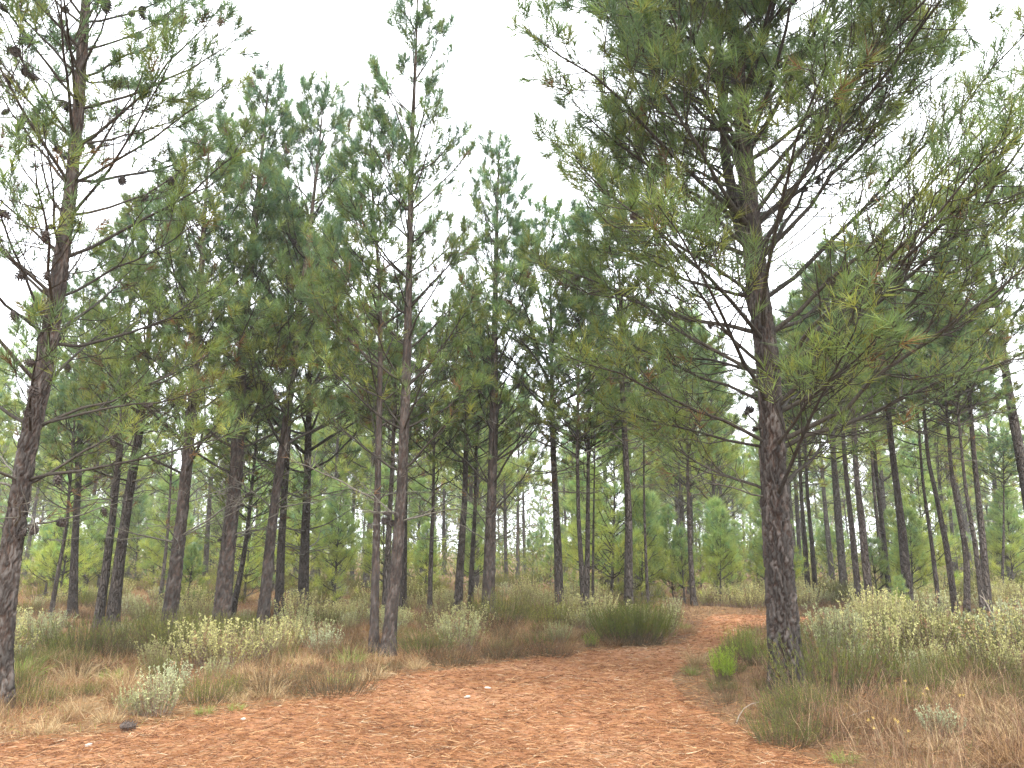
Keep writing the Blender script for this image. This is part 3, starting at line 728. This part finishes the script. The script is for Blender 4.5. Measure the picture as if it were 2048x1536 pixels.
one_young(YOUNG[0], 372, 1232, .1, .5, 'bright green young pine seedling beside the right-leaning furrowed trunk')
one_young(YOUNG[0], 1800, 1205, .4, .3, 'small bright green pine seedling in front of the thickest right-stand pine')
one_young(YOUNG[1], 1440, 1190, .3, .62, 'bright green young pine behind the far bend of the path')
one_young(YOUNG[2], 1345, 1188, .3, .55, 'bushy young pine left of the lone dark pine')
for p in FAR + YOUNG:                                     # prototypes themselves are not part of the scene
    for ch in list(p.children):
        for g_ in list(ch.children): bpy.data.objects.remove(g_)
        bpy.data.objects.remove(ch)
    bpy.data.objects.remove(p)
print('far', time.time() - T0)

rng = np.random.default_rng(90)
n = 60000; yy = rng.uniform(70, 135, n); xx = rng.uniform(-1, 1, n) * (yy * .85)
cell = np.sin(xx * .55 + 2 * np.sin(yy * .31)) * np.sin(yy * .47 + 1.7 * np.sin(xx * .23))
top = 6.5 + 2.5 * cell; zz = rng.random(n) ** .8 * top
kp = rng.random(n) < np.where(zz < 4, .75, .35 + .6 * cell); xx, yy, zz = xx[kp], yy[kp], zz[kp]; n = len(xx)
D = nrm(rng.normal(size=(n, 3)) + np.array([0, 0, .6])); bag = Bag()
spikes(bag, np.column_stack([xx, yy, zz]), D, rng.uniform(.5, 1.1, n), rng.uniform(.1, .2, n), rng, palette(n, rng, 1.0, .04))
n2_ = 30000; X = wedge(n2_, 33, 80, rng, .3, 1.2); zz = rng.random(n2_) ** 1.6 * 1.7
gr = np.array([[.16, .19, .05], [.24, .26, .07], [.12, .15, .05], [.30, .28, .10], [.20, .15, .08]])[rng.choice(5, n2_, p=[.3, .25, .2, .15, .1])]
spikes(bag, np.column_stack([X, zz]), nrm(rng.normal(size=(n2_, 3)) + np.array([0, 0, 1.2])), rng.uniform(.2, .5, n2_), rng.uniform(.04, .09, n2_), rng, gr * rng.uniform(.8, 1.2, (n2_, 1)))
link('far_wood', bag.mesh('far_wood', M_NEEDLE), kind='stuff', label='far green wood closing the view behind the trunks', category='wood')

# ------------------------------------------------------------------ shrubs
def stems(N, rng, rbase, L, tilt, k=5, curve=.5, wob=.1):
    a = rng.uniform(0, 6.28, N); rr = rbase * np.sqrt(rng.random(N))
    P0 = np.column_stack([np.cos(a) * rr, np.sin(a) * rr, np.full(N, -.03)])
    tl = tilt * (rr / rbase) * rng.uniform(.6, 1.3, N)
    az = a + rng.normal(0, .5, N); el0 = math.pi / 2 - tl
    return grow(P0, az, el0, np.minimum(el0 + curve * tl, 1.57), L * rng.uniform(.55, 1.1, N), k, wob, rng)
def silver_shrub(seed, N, h, spread, tintc, nl=28, ls=.034):
    rng = np.random.default_rng(seed); P, _ = stems(N, rng, spread, h, .75)
    wood, leaf = Bag(), Bag()
    V, F = tubes(P, np.linspace(.0035, .0018, 5)[None] * np.ones((N, 1)), 3)
    tube_pieces(wood, V, F, np.array([[.17, .13, .10]]) * rng.uniform(.6, 1.3, (N, 1)))
    b = np.repeat(np.arange(N), nl); n = len(b); s = 1 - rng.random(n) ** 1.5 * .75
    Q, t = interp_curve(P[b], s)
    rv = nrm(np.cross(t, rng.normal(size=(n, 3)))); an = rng.uniform(.4, 1.1, n)
    D = nrm(t * np.cos(an)[:, None] + rv * np.sin(an)[:, None])
    L = ls * rng.uniform(.6, 1.3, n); Wd = nrm(np.cross(D, rng.normal(size=(n, 3)))) * (L * .28)[:, None]
    VV = np.stack([Q, Q + D * (L * .5)[:, None] + Wd, Q + D * L[:, None], Q + D * (L * .5)[:, None] - Wd], 1)
    tc = np.array(tintc)[None] * rng.uniform(.75, 1.2, (N, 1)); dry = rng.random(N) < .14
    tc[dry] = np.array([.26, .17, .09]) * rng.uniform(.8, 1.2, (dry.sum(), 1))
    # leaves darker low on the stem, paler near the tip
    tipward = sstep(.3, .9, s)[:, None]
    cc = tc[b] * (tipward + (1 - tipward) * np.array([.62, .60, .55])) * rng.uniform(.85, 1.15, (n, 1))
    leaf.add(VV, np.array([[0, 1, 2], [0, 2, 3]])[None] + (np.arange(n) * 4)[:, None, None], np.repeat(cc[:, None], 4, 1))
    return leaf.mesh('leaves', M_LEAF), wood.mesh('stems', M_TWIG)
def heath_bush(seed, N, h, spread, tintc, tipc, K=16, nl=.035, nw=.005, tilt=.9, drytip=.05):
    rng = np.random.default_rng(seed); P, _ = stems(N, rng, spread, h, tilt, 5, .5, .12)
    wood, leaf = Bag(), Bag()
    V, F = tubes(P, np.linspace(.0035, .0016, 5)[None] * np.ones((N, 1)), 3)
    tube_pieces(wood, V, F, np.array([[.085, .07, .04]]) * rng.uniform(.6, 1.3, (N, 1)))
    b = np.repeat(np.arange(N), K); n = len(b); s = 1 - rng.random(n) * .62
    Q, t = interp_curve(P[b], s); rv = nrm(np.cross(t, rng.normal(size=(n, 3)))); an = rng.uniform(.2, .8, n)
    D = nrm(t * np.cos(an)[:, None] + rv * np.sin(an)[:, None])
    w = rng.random((N, 1)) ** 2; tc = np.array(tintc) * (1 - w) + np.array(tipc) * w; tc = tc * rng.uniform(.75, 1.25, (N, 1))
    dr = rng.random(N) < drytip; tc[dr] = np.array([.19, .11, .05])
    spikes(leaf, Q, D, nl * rng.uniform(.6, 1.5, n), np.full(n, nw), rng, tc[b] * rng.uniform(.85, 1.15, (n, 1)))
    return leaf.mesh('leaves', M_LEAF), wood.mesh('stems', M_TWIG)
def blade_tuft(seed, N, h, spread, cols, tilt=1.1, w=.005, bend=.9):
    rng = np.random.default_rng(seed); a = rng.uniform(0, 6.28, N); rr = spread * np.sqrt(rng.random(N))
    P = np.column_stack([np.cos(a) * rr, np.sin(a) * rr, np.full(N, -.02)])
    tl = tilt * rng.random(N) ** .7; az = a + rng.normal(0, .7, N)
    D = np.column_stack([np.cos(az) * np.sin(tl), np.sin(az) * np.sin(tl), np.cos(tl)])
    cols = np.array(cols); c = cols[rng.integers(len(cols), size=N)] * rng.uniform(.7, 1.25, (N, 1))
    bag = Bag(); spikes(bag, P, D, h * rng.uniform(.4, 1.15, N), np.full(N, w), rng, c, bend)
    return bag.mesh('blades', M_DRY)
SILVER = [silver_shrub(800 + i, [80, 96, 70, 90, 76][i], [.66, .74, .6, .78, .64][i], [.22, .27, .2, .3, .24][i],
                       [(.35, .365, .19), (.40, .39, .165), (.33, .36, .21), (.42, .40, .16), (.35, .36, .165)][i]) for i in range(5)]
HEATH = [heath_bush(820, 230, .62, .42, (.085, .12, .024), (.19, .20, .034), K=24), heath_bush(821, 260, .7, .5, (.115, .145, .028), (.25, .245, .038), K=24),
         heath_bush(822, 200, .55, .45, (.085, .082, .032), (.15, .12, .045), drytip=.3), heath_bush(823, 240, .6, .5, (.16, .19, .028), (.29, .28, .04), K=24)]
BROWN = [heath_bush(830, 230, .42, .36, (.15, .088, .045), (.23, .145, .07), drytip=.5, tilt=1.2), heath_bush(831, 200, .36, .34, (.145, .074, .042), (.22, .12, .065), drytip=.5, tilt=1.25)]
BROOM = heath_bush(840, 150, .8, .17, (.20, .31, .026), (.30, .40, .04), K=22, nl=.08, nw=.006, tilt=.4, drytip=0)
BROOM2 = heath_bush(842, 120, .8, .2, (.13, .19, .028), (.26, .33, .04), K=20, nl=.07, nw=.005, tilt=.5, drytip=.12)
BIGBUSH = heath_bush(841, 620, .98, .72, (.10, .14, .02), (.20, .22, .03), K=34, nl=.06, nw=.006, tilt=.85)
TUSSOCK_DRY = [blade_tuft(850 + i, 420, [.38, .32][i], [.2, .24][i], [(.18, .105, .05), (.26, .17, .085), (.13, .072, .038)], 1.3, .005) for i in range(2)]
TUSSOCK_TAN = [blade_tuft(854 + i, 150, [.42, .36][i], .14, [(.35, .25, .13), (.29, .19, .095), (.39, .31, .175)], .95, .005) for i in range(2)]
TUSSOCK_GREEN = [blade_tuft(858 + i, 170, [.36, .28][i], .15, [(.15, .21, .042), (.19, .235, .06), (.24, .225, .09)], 1.0, .006) for i in range(2)]
def plant(name, meshes, c, s, rz, label, cat, group, squash=1.0, names=('leaves', 'stems')):
    z = float(ground_z([c[:2]])[0])
    o = thing(name, (c[0], c[1], z), label, cat, group, rz, (s, s, s * squash))
    ms = meshes if isinstance(meshes, tuple) else (meshes,)
    nm = names if len(ms) > 1 else ('blades',)
    for m, q in zip(ms, nm): link(q, m, o, kind='stuff')
    return o
def hero_plant(name, meshes, px, py, s, label, cat, group=None, squash=1.0, rz=0.0):
    c = on_ground(px, py); TAKEN.append(c[:2]); return plant(name, meshes, c, s, rz, label, cat, group, squash)
TAKEN = []
hero_plant('broad_bush', BIGBUSH, 1264, 1288, .72, 'large dark olive-green bush at the left edge of the path bend', 'bush')
hero_plant('broom_plant', BROOM, 1447, 1372, .5, 'lime green feathery broom left of the largest pine trunk', 'shrub')
hero_plant('broom_plant', BROOM2, 1478, 1326, .62, 'taller green broom with dark seed heads close beside the largest trunk', 'shrub', rz=2)
hero_plant('broom_plant', BROOM2, 1512, 1350, .5, 'yellow-green broom half behind the left side of the largest trunk', 'shrub', rz=4)
hero_plant('broom_plant', BROOM2, 1182, 1297, .36, 'small lime green broom at the path edge left of the big bush', 'shrub', rz=1)
hero_plant('heath_bush', HEATH[0], 640, 1262, .75, 'round dark green-topped bush right of the left stand', 'bush')
hero_plant('heath_bush', HEATH[2], 248, 1316, .95, 'brownish bushy mound in front of the close pair of trunks', 'bush')
hero_plant('heath_bush', HEATH[1], 480, 1300, .7, 'low yellow-green bush in front of the thick straight pine', 'bush')
hero_plant('dry_mound', BROWN[0], 668, 1388, .9, 'domed brown dry tussock at the left path edge', 'tussock')
hero_plant('dry_mound', BROWN[1], 715, 1352, .6, 'brown dry tussock at the foot of the twin centre trunks', 'tussock')
hero_plant('dry_mound', BROWN[0], 540, 1385, .8, 'spreading brown dry mound left of the domed tussock', 'tussock', rz=2)
hero_plant('dry_mound', BROWN[1], 905, 1330, .85, 'reddish brown dry bush at the path edge below the pointed pine', 'tussock', rz=1)
hero_plant('dry_mound', BROWN[1], 1095, 1312, .95, 'reddish brown dry bush at the path edge left of the lime broom', 'tussock', rz=3)
hero_plant('silver_shrub', SILVER[2], 345, 1392, .62, 'tall silver-leaved shrub alone on the left verge', 'shrub')
hero_plant('silver_shrub', SILVER[0], 312, 1432, .6, 'near silver and pink-tipped shrub on the left verge beside the path', 'shrub')
hero_plant('silver_shrub', SILVER[4], 262, 1432, .42, 'small pale-leaved sprig on the left verge near the fallen cone', 'shrub')
hero_plant('silver_shrub', SILVER[4], 432, 1362, .42, 'thin pale sprig standing on the dry verge left of the mounds', 'shrub', rz=2)
hero_plant('silver_shrub', SILVER[2], 1885, 1500, .42, 'pale sprig with dried flower heads at the lower right', 'shrub', rz=1)
hero_plant('silver_shrub', SILVER[0], 1835, 1385, .55, 'pale leafy sprig in brown scrub right of the largest trunk', 'shrub', rz=1)
hero_plant('silver_shrub', SILVER[1], 1885, 1372, .6, 'second pale leafy sprig in brown scrub, further right of the largest trunk', 'shrub', rz=1)
hero_plant('heath_bush', HEATH[0], 1588, 1452, .55, 'low dark green clump at the foot of the largest pine', 'bush', rz=1)
hero_plant('heath_bush', HEATH[0], 1570, 1490, .5, 'low green clump at the path edge below the largest pine', 'bush', rz=3)
hero_plant('heath_bush', HEATH[1], 1625, 1440, .45, 'yellowish green clump right of the foot of the largest pine', 'bush', rz=4)
hero_plant('heath_bush', HEATH[1], 1790, 1370, .65, 'small green heath bush in the brown scrub on the right', 'bush', rz=5)
hero_plant('dry_mound', BROWN[1], 1665, 1478, .75, 'dark brown dry clump below the largest pine', 'tussock', rz=2)
hero_plant('grass_tuft', TUSSOCK_GREEN[1], 1690, 1528, .55, 'small fresh green grass tuft at the lower right path edge', 'grass')
hero_plant('grass_tuft', TUSSOCK_GREEN[0], 40, 1365, 1.2, 'fresh green grass beside the left edge trunk', 'grass')
hero_plant('grass_tuft', TUSSOCK_GREEN[0], 75, 1325, 1.1, 'green grass patch behind the left edge trunk', 'grass', rz=2)
hero_plant('grass_tuft', TUSSOCK_GREEN[0], 112, 1310, 1.0, 'light green grass clump right of the left edge trunk', 'grass', rz=3)
hero_plant('grass_tuft', TUSSOCK_GREEN[1], 408, 1428, .5, 'small yellow-green tuft at the left path border', 'grass', rz=1)
hero_plant('grass_tuft', TUSSOCK_GREEN[1], 472, 1420, .4, 'tiny yellow-green tuft on the left path border', 'grass', rz=2)
hero_plant('grass_tuft', TUSSOCK_GREEN[0], 1385, 1352, .6, 'short greenish tuft at the right path border', 'grass', rz=2)

rng = np.random.default_rng(21)
def fill(n, kinds, y0, y1, dmin, smin, smax, name, cat, labels, groups, pd, ok, power=.8, squash=(.85, 1.1)):
    for c in scatter(n, y0, y1, rng, dmin, TAKEN, power, 1.12, pd, ok):
        s_ = rng.uniform(smin, smax); size = 'tall' if s_ > smin + .66 * (smax - smin) else 'low' if s_ < smin + .33 * (smax - smin) else 'middling'
        lb = size + ' ' + labels + ' ' + zone(c)
        plant(name, kinds[rng.integers(len(kinds))], c, s_, rng.uniform(0, 6.28), lb, cat, lb, rng.uniform(*squash))
def patch(c): return math.sin(c[0] * 1.1 + 1.5 * math.sin(c[1] * .7)) * math.sin(c[1] * .9 + 1.2 * math.sin(c[0] * .6))
def col(c): return 1024 + FPX * c[0] / (c[1] * math.cos(PITCH))      # rough picture column of a ground spot
fill(165, SILVER, 8.8, 30, .42, .4, 1.1, 'silver_shrub', 'shrub',
     'pale silvery shrub', None, .5,
     lambda c: right_side(c) and (c[0] / c[1] > .385 or c[1] > 19.5) and patch(c) > -.35 + .25 * max(0, 11 - c[1]), squash=(.7, 1.15))
fill(160, SILVER, 10.8, 28, .4, .4, .95, 'silver_shrub', 'shrub',
     'pale silvery shrub', None, .5, lambda c: not right_side(c) and patch(c) > -.2 and (c[1] > 13.5 or abs(c[0] / c[1] + .15) > .06), power=1.1)
fill(90, HEATH, 12, 40, .5, .4, 1.0, 'heath_bush', 'bush',
     'olive-green heath bush', None, .7, lambda c: not right_side(c))
fill(60, HEATH[:3], 8.5, 34, .45, .45, 1.1, 'heath_bush', 'bush',
     'olive-green heath bush', None, .9, lambda c: c[0] / c[1] > .36)
fill(46, [HEATH[3]], 22, 42, .6, .8, 1.3, 'heath_bush', 'bush',
     'yellow-green heath bush', None, .7, None)
fill(60, HEATH, 7.8, 14, .4, .22, .5, 'heath_bush', 'bush',
     'green heath sprig', None, .35, None)
fill(90, BROWN, 7.5, 22, .45, .35, .8, 'dry_mound', 'tussock',
     'brown dry scrub mound', None, .35, None)
fill(60, TUSSOCK_DRY, 5.2, 16, .4, .4, .85, 'grass_tussock', 'grass',
     'dry brown grass tussock', None, .2, None)
fill(80, TUSSOCK_TAN, 6.2, 15, .3, .5, 1.0, 'grass_tussock', 'grass',
     'straw-coloured grass tuft', None, .1, None)
fill(40, TUSSOCK_GREEN, 8, 18, .4, .5, 1.0, 'grass_tuft', 'grass',
     'greenish grass tuft', None, .3, None)
print('shrubs', time.time() - T0)

# dry grass and wiry scrub that nobody could count
X = wedge(52000, 4.8, 34, rng, 1.0); d = path_dist(X)
pn = np.sin(X[:, 0] * 1.7 + 2 * np.sin(X[:, 1] * .9)) * np.sin(X[:, 1] * 1.3 + 1.1 * np.sin(X[:, 0] * .8))
keep = (d > -.12 + .1 * rng.random(len(d))) & (rng.random(len(X)) < (.5 + .45 * pn) * sstep(-.15, .5, d) + .12)
X, d, pn = X[keep], d[keep], pn[keep]
z = ground_z(X, d)
nb = 5; n = len(X) * nb
Xb = np.repeat(X, nb, 0) + rng.normal(0, .05, (n, 2)); zb = np.repeat(z, nb) - .01; yb = Xb[:, 1]
rs = np.repeat((X[:, 0] / X[:, 1] > .2), nb)
az = rng.uniform(0, 6.28, n); tl = rng.random(n) ** .8 * 1.25
D = np.column_stack([np.cos(az) * np.sin(tl), np.sin(az) * np.sin(tl), np.cos(tl)])
straw = np.array([[.33, .22, .115], [.27, .145, .072], [.38, .28, .16], [.18, .088, .045], [.19, .195, .056]])
scrub = np.array([[.14, .082, .05], [.18, .112, .066], [.105, .062, .042], [.24, .165, .098], [.13, .13, .045]])
ci = rng.choice(5, n, p=[.28, .26, .16, .2, .1])
tint = np.where(rs[:, None], scrub[ci], straw[ci]) * rng.uniform(.75, 1.25, (n, 1))
Lb = rng.uniform(.06, .24, n) * (.6 + .7 * np.repeat(sstep(-.1, .9, d), nb))
bag = Bag(); spikes(bag, np.column_stack([Xb, zb]), D, Lb, .0022 + .0004 * yb, rng, tint)
link('dry_grass', bag.mesh('dry_grass', M_DRY), kind='stuff', label='dry straw and brown grass covering the verges', category='grass')

# wiry heath twigs, right foreground
X = wedge(9000, 5.4, 12, rng, .6); d = path_dist(X); keep = (d > .2) & (X[:, 0] / X[:, 1] > .3); X, d = X[keep], d[keep]
n = len(X); az = rng.uniform(0, 6.28, n); e0 = rng.uniform(.4, 1.5, n)
P, _ = grow(np.column_stack([X, ground_z(X, d) - .01]), az, e0, e0 + rng.normal(0, .5, n), rng.uniform(.15, .42, n), 5, .2, rng)
V, F = tubes(P, np.linspace(.0026, .0014, 5)[None] * np.ones((n, 1)), 3)
bag = Bag(); tube_pieces(bag, V, F, scrub[rng.integers(0, 4, n)] * rng.uniform(.8, 1.3, (n, 1)))
link('wiry_scrub', bag.mesh('wiry_scrub', M_DRY), kind='stuff', label='brown wiry twigs of low scrub at the lower right', category='scrub')

# ------------------------------------------------------------------ small things
big_cone = link('fallen_cone', cone_shape(.13, .062, .5).mesh('fallen_cone', M_CONE_DRY), None, label='dark pine cone lying on the needle litter at the left path border', category='pine cone')
c = on_ground(252, 1466); big_cone.location = (c[0] - .06, c[1], .055); big_cone.rotation_euler = (0, math.pi / 2, .25)
def scrap(px, py, s, label, seed, name='pale_scrap', cat='litter'):
    rg = np.random.default_rng(seed); k = 9; a = np.arange(k) * 6.283 / k
    r1 = s * rg.uniform(.6, 1.2, k); V = [(0, 0, .018)] + [(math.cos(t) * r, math.sin(t) * r * .6, .009 + rg.uniform(0, .008)) for t, r in zip(a, r1)] + [(math.cos(t) * r * .9, math.sin(t) * r * .5, 0) for t, r in zip(a, r1)]
    F = [(0, 1 + i, 1 + (i + 1) % k) for i in range(k)]
    for i in range(k):
        j = (i + 1) % k; F += [(1 + i, 1 + k + i, 1 + k + j), (1 + i, 1 + k + j, 1 + j)]
    o = link(name, make_mesh(name, np.array(V), np.array(F), None, M_PALE), None, label=label, category=cat)
    c = on_ground(px, py); o.location = (c[0], c[1], .016); o.rotation_euler = (0, 0, rg.uniform(0, 6))
scrap(486, 1443, .03, 'small white scrap near the left path border', 1)
scrap(975, 1380, .055, 'larger pale scrap in the middle of the path', 2)
scrap(935, 1398, .05, 'pale scrap left of the larger one in the middle of the path', 3)
scrap(176, 1496, .03, 'tiny pale scrap at the lower left of the path', 4)
def stick(pts3, r, label, mat=M_STICK, name='dead_stick', twigs=()):
    b = Bag(); P = np.array(pts3, float); k = len(P)
    V, F = tubes(P[None], np.linspace(r, r * .45, k)[None], 6); tube_pieces(b, V, F, np.array([1., 1, 1]))
    for tw in twigs:
        Q = np.array(tw, float); V, F = tubes(Q[None], np.linspace(r * .5, r * .25, len(Q))[None], 5); tube_pieces(b, V, F, np.array([1., 1, 1]))
    base = P[0].copy(); b.V = [v - base for v in b.V]
    o = link(name, b.mesh(name, mat, True), None, label=label, category='stick'); o.location = base
    return o
Ys = on_ground(1995, 1300)[1]
sp_ = [at_depth(x, y, Ys) for x, y in [(1997, 1300), (1993, 1258), (1984, 1230), (1972, 1205), (1966, 1196), (1958, 1190)]]
stick(sp_, .014, 'bleached bare dead stick leaning up out of the shrubs on the right', twigs=[[sp_[3], at_depth(1967, 1190, Ys), at_depth(1962, 1180, Ys)]])
Yc = on_ground(1472, 1448)[1]
stick([at_depth(x, y, Yc) for x, y in [(1472, 1449), (1478, 1432), (1488, 1417), (1502, 1408), (1518, 1404)]], .006, 'pale curved twig arching over litter beside the largest pine')
Yd = on_ground(1640, 1470)[1]
stick([at_depth(x, y, Yd) for x, y in [(1685, 1440), (1705, 1430), (1722, 1425), (1738, 1421)]], .005, 'thin straw-coloured twig in the brown scrub below the largest pine')
# dried thistles
def thistle(px, py, h, label, seed):
    rg = np.random.default_rng(seed); c = on_ground(px, py)
    o = thing('dried_thistle', (c[0], c[1], float(ground_z([c[:2]])[0])), label, 'thistle', 'dried thistles')
    for i in range(rg.integers(2, 4)):
        P, _ = grow(np.array([[0, 0, -.02]]), np.array([rg.uniform(0, 6.28)]), np.array([1.3]), np.array([1.1]), np.array([h * rg.uniform(.6, 1)]), 6, .1, rg)
        V, F = tubes(P, np.linspace(.004, .0022, 6)[None], 5); b = Bag(); tube_pieces(b, V, F, np.array([1., 1, 1]))
        s = link('stalk', b.mesh('stalk', M_STALK, True), o)
        fb = Bag(); N = 26; dirs = nrm(rg.normal(size=(N, 3)) + np.array([0, 0, .7]))
        spikes(fb, np.repeat(P[0, -1:], N, 0), dirs, rg.uniform(.012, .022, N), np.full(N, .006), rg, np.ones((N, 3)))
        link('flower_head', fb.mesh('flower_head', M_FLOWER), s)
thistle(1826, 1478, .5, 'tallest dried thistle with golden heads at the lower right', 1)
thistle(1772, 1520, .3, 'short dried thistle with a yellow head below the others', 2)
thistle(1816, 1528, .3, 'dried thistle with a yellow head at the bottom picture edge', 3)
thistle(1905, 1496, .42, 'dried thistle with whitish heads nearest the right edge', 4)
print('done', time.time() - T0, 'tris', sum(len(m.polygons) for m in bpy.data.meshes if m.users))


# ------------------------------------------------------------------ misty air
m, n_, l_, p_, o_ = material('misty_air'); n_.remove(p_)
pv = n_.new('ShaderNodeVolumePrincipled'); pv.inputs['Color'].default_value = (.95, .98, 1, 1)
pv.inputs['Density'].default_value = .0008; pv.inputs['Density Attribute'].default_value = ''
l_.new(pv.outputs[0], o_.inputs['Volume'])
hb = np.array([[x, y, z_] for z_ in (-1.3, 15.5) for y in (-330, 580) for x in (-520, 520)], float)
hf = np.array([[0, 2, 1], [1, 2, 3], [4, 5, 6], [5, 7, 6], [0, 1, 4], [1, 5, 4], [2, 6, 3], [3, 6, 7], [0, 4, 2], [2, 4, 6], [1, 3, 5], [3, 7, 5]])
link('haze', make_mesh('haze', hb, hf, None, m), kind='stuff', label='thin pale mist hanging between the trees', category='haze')
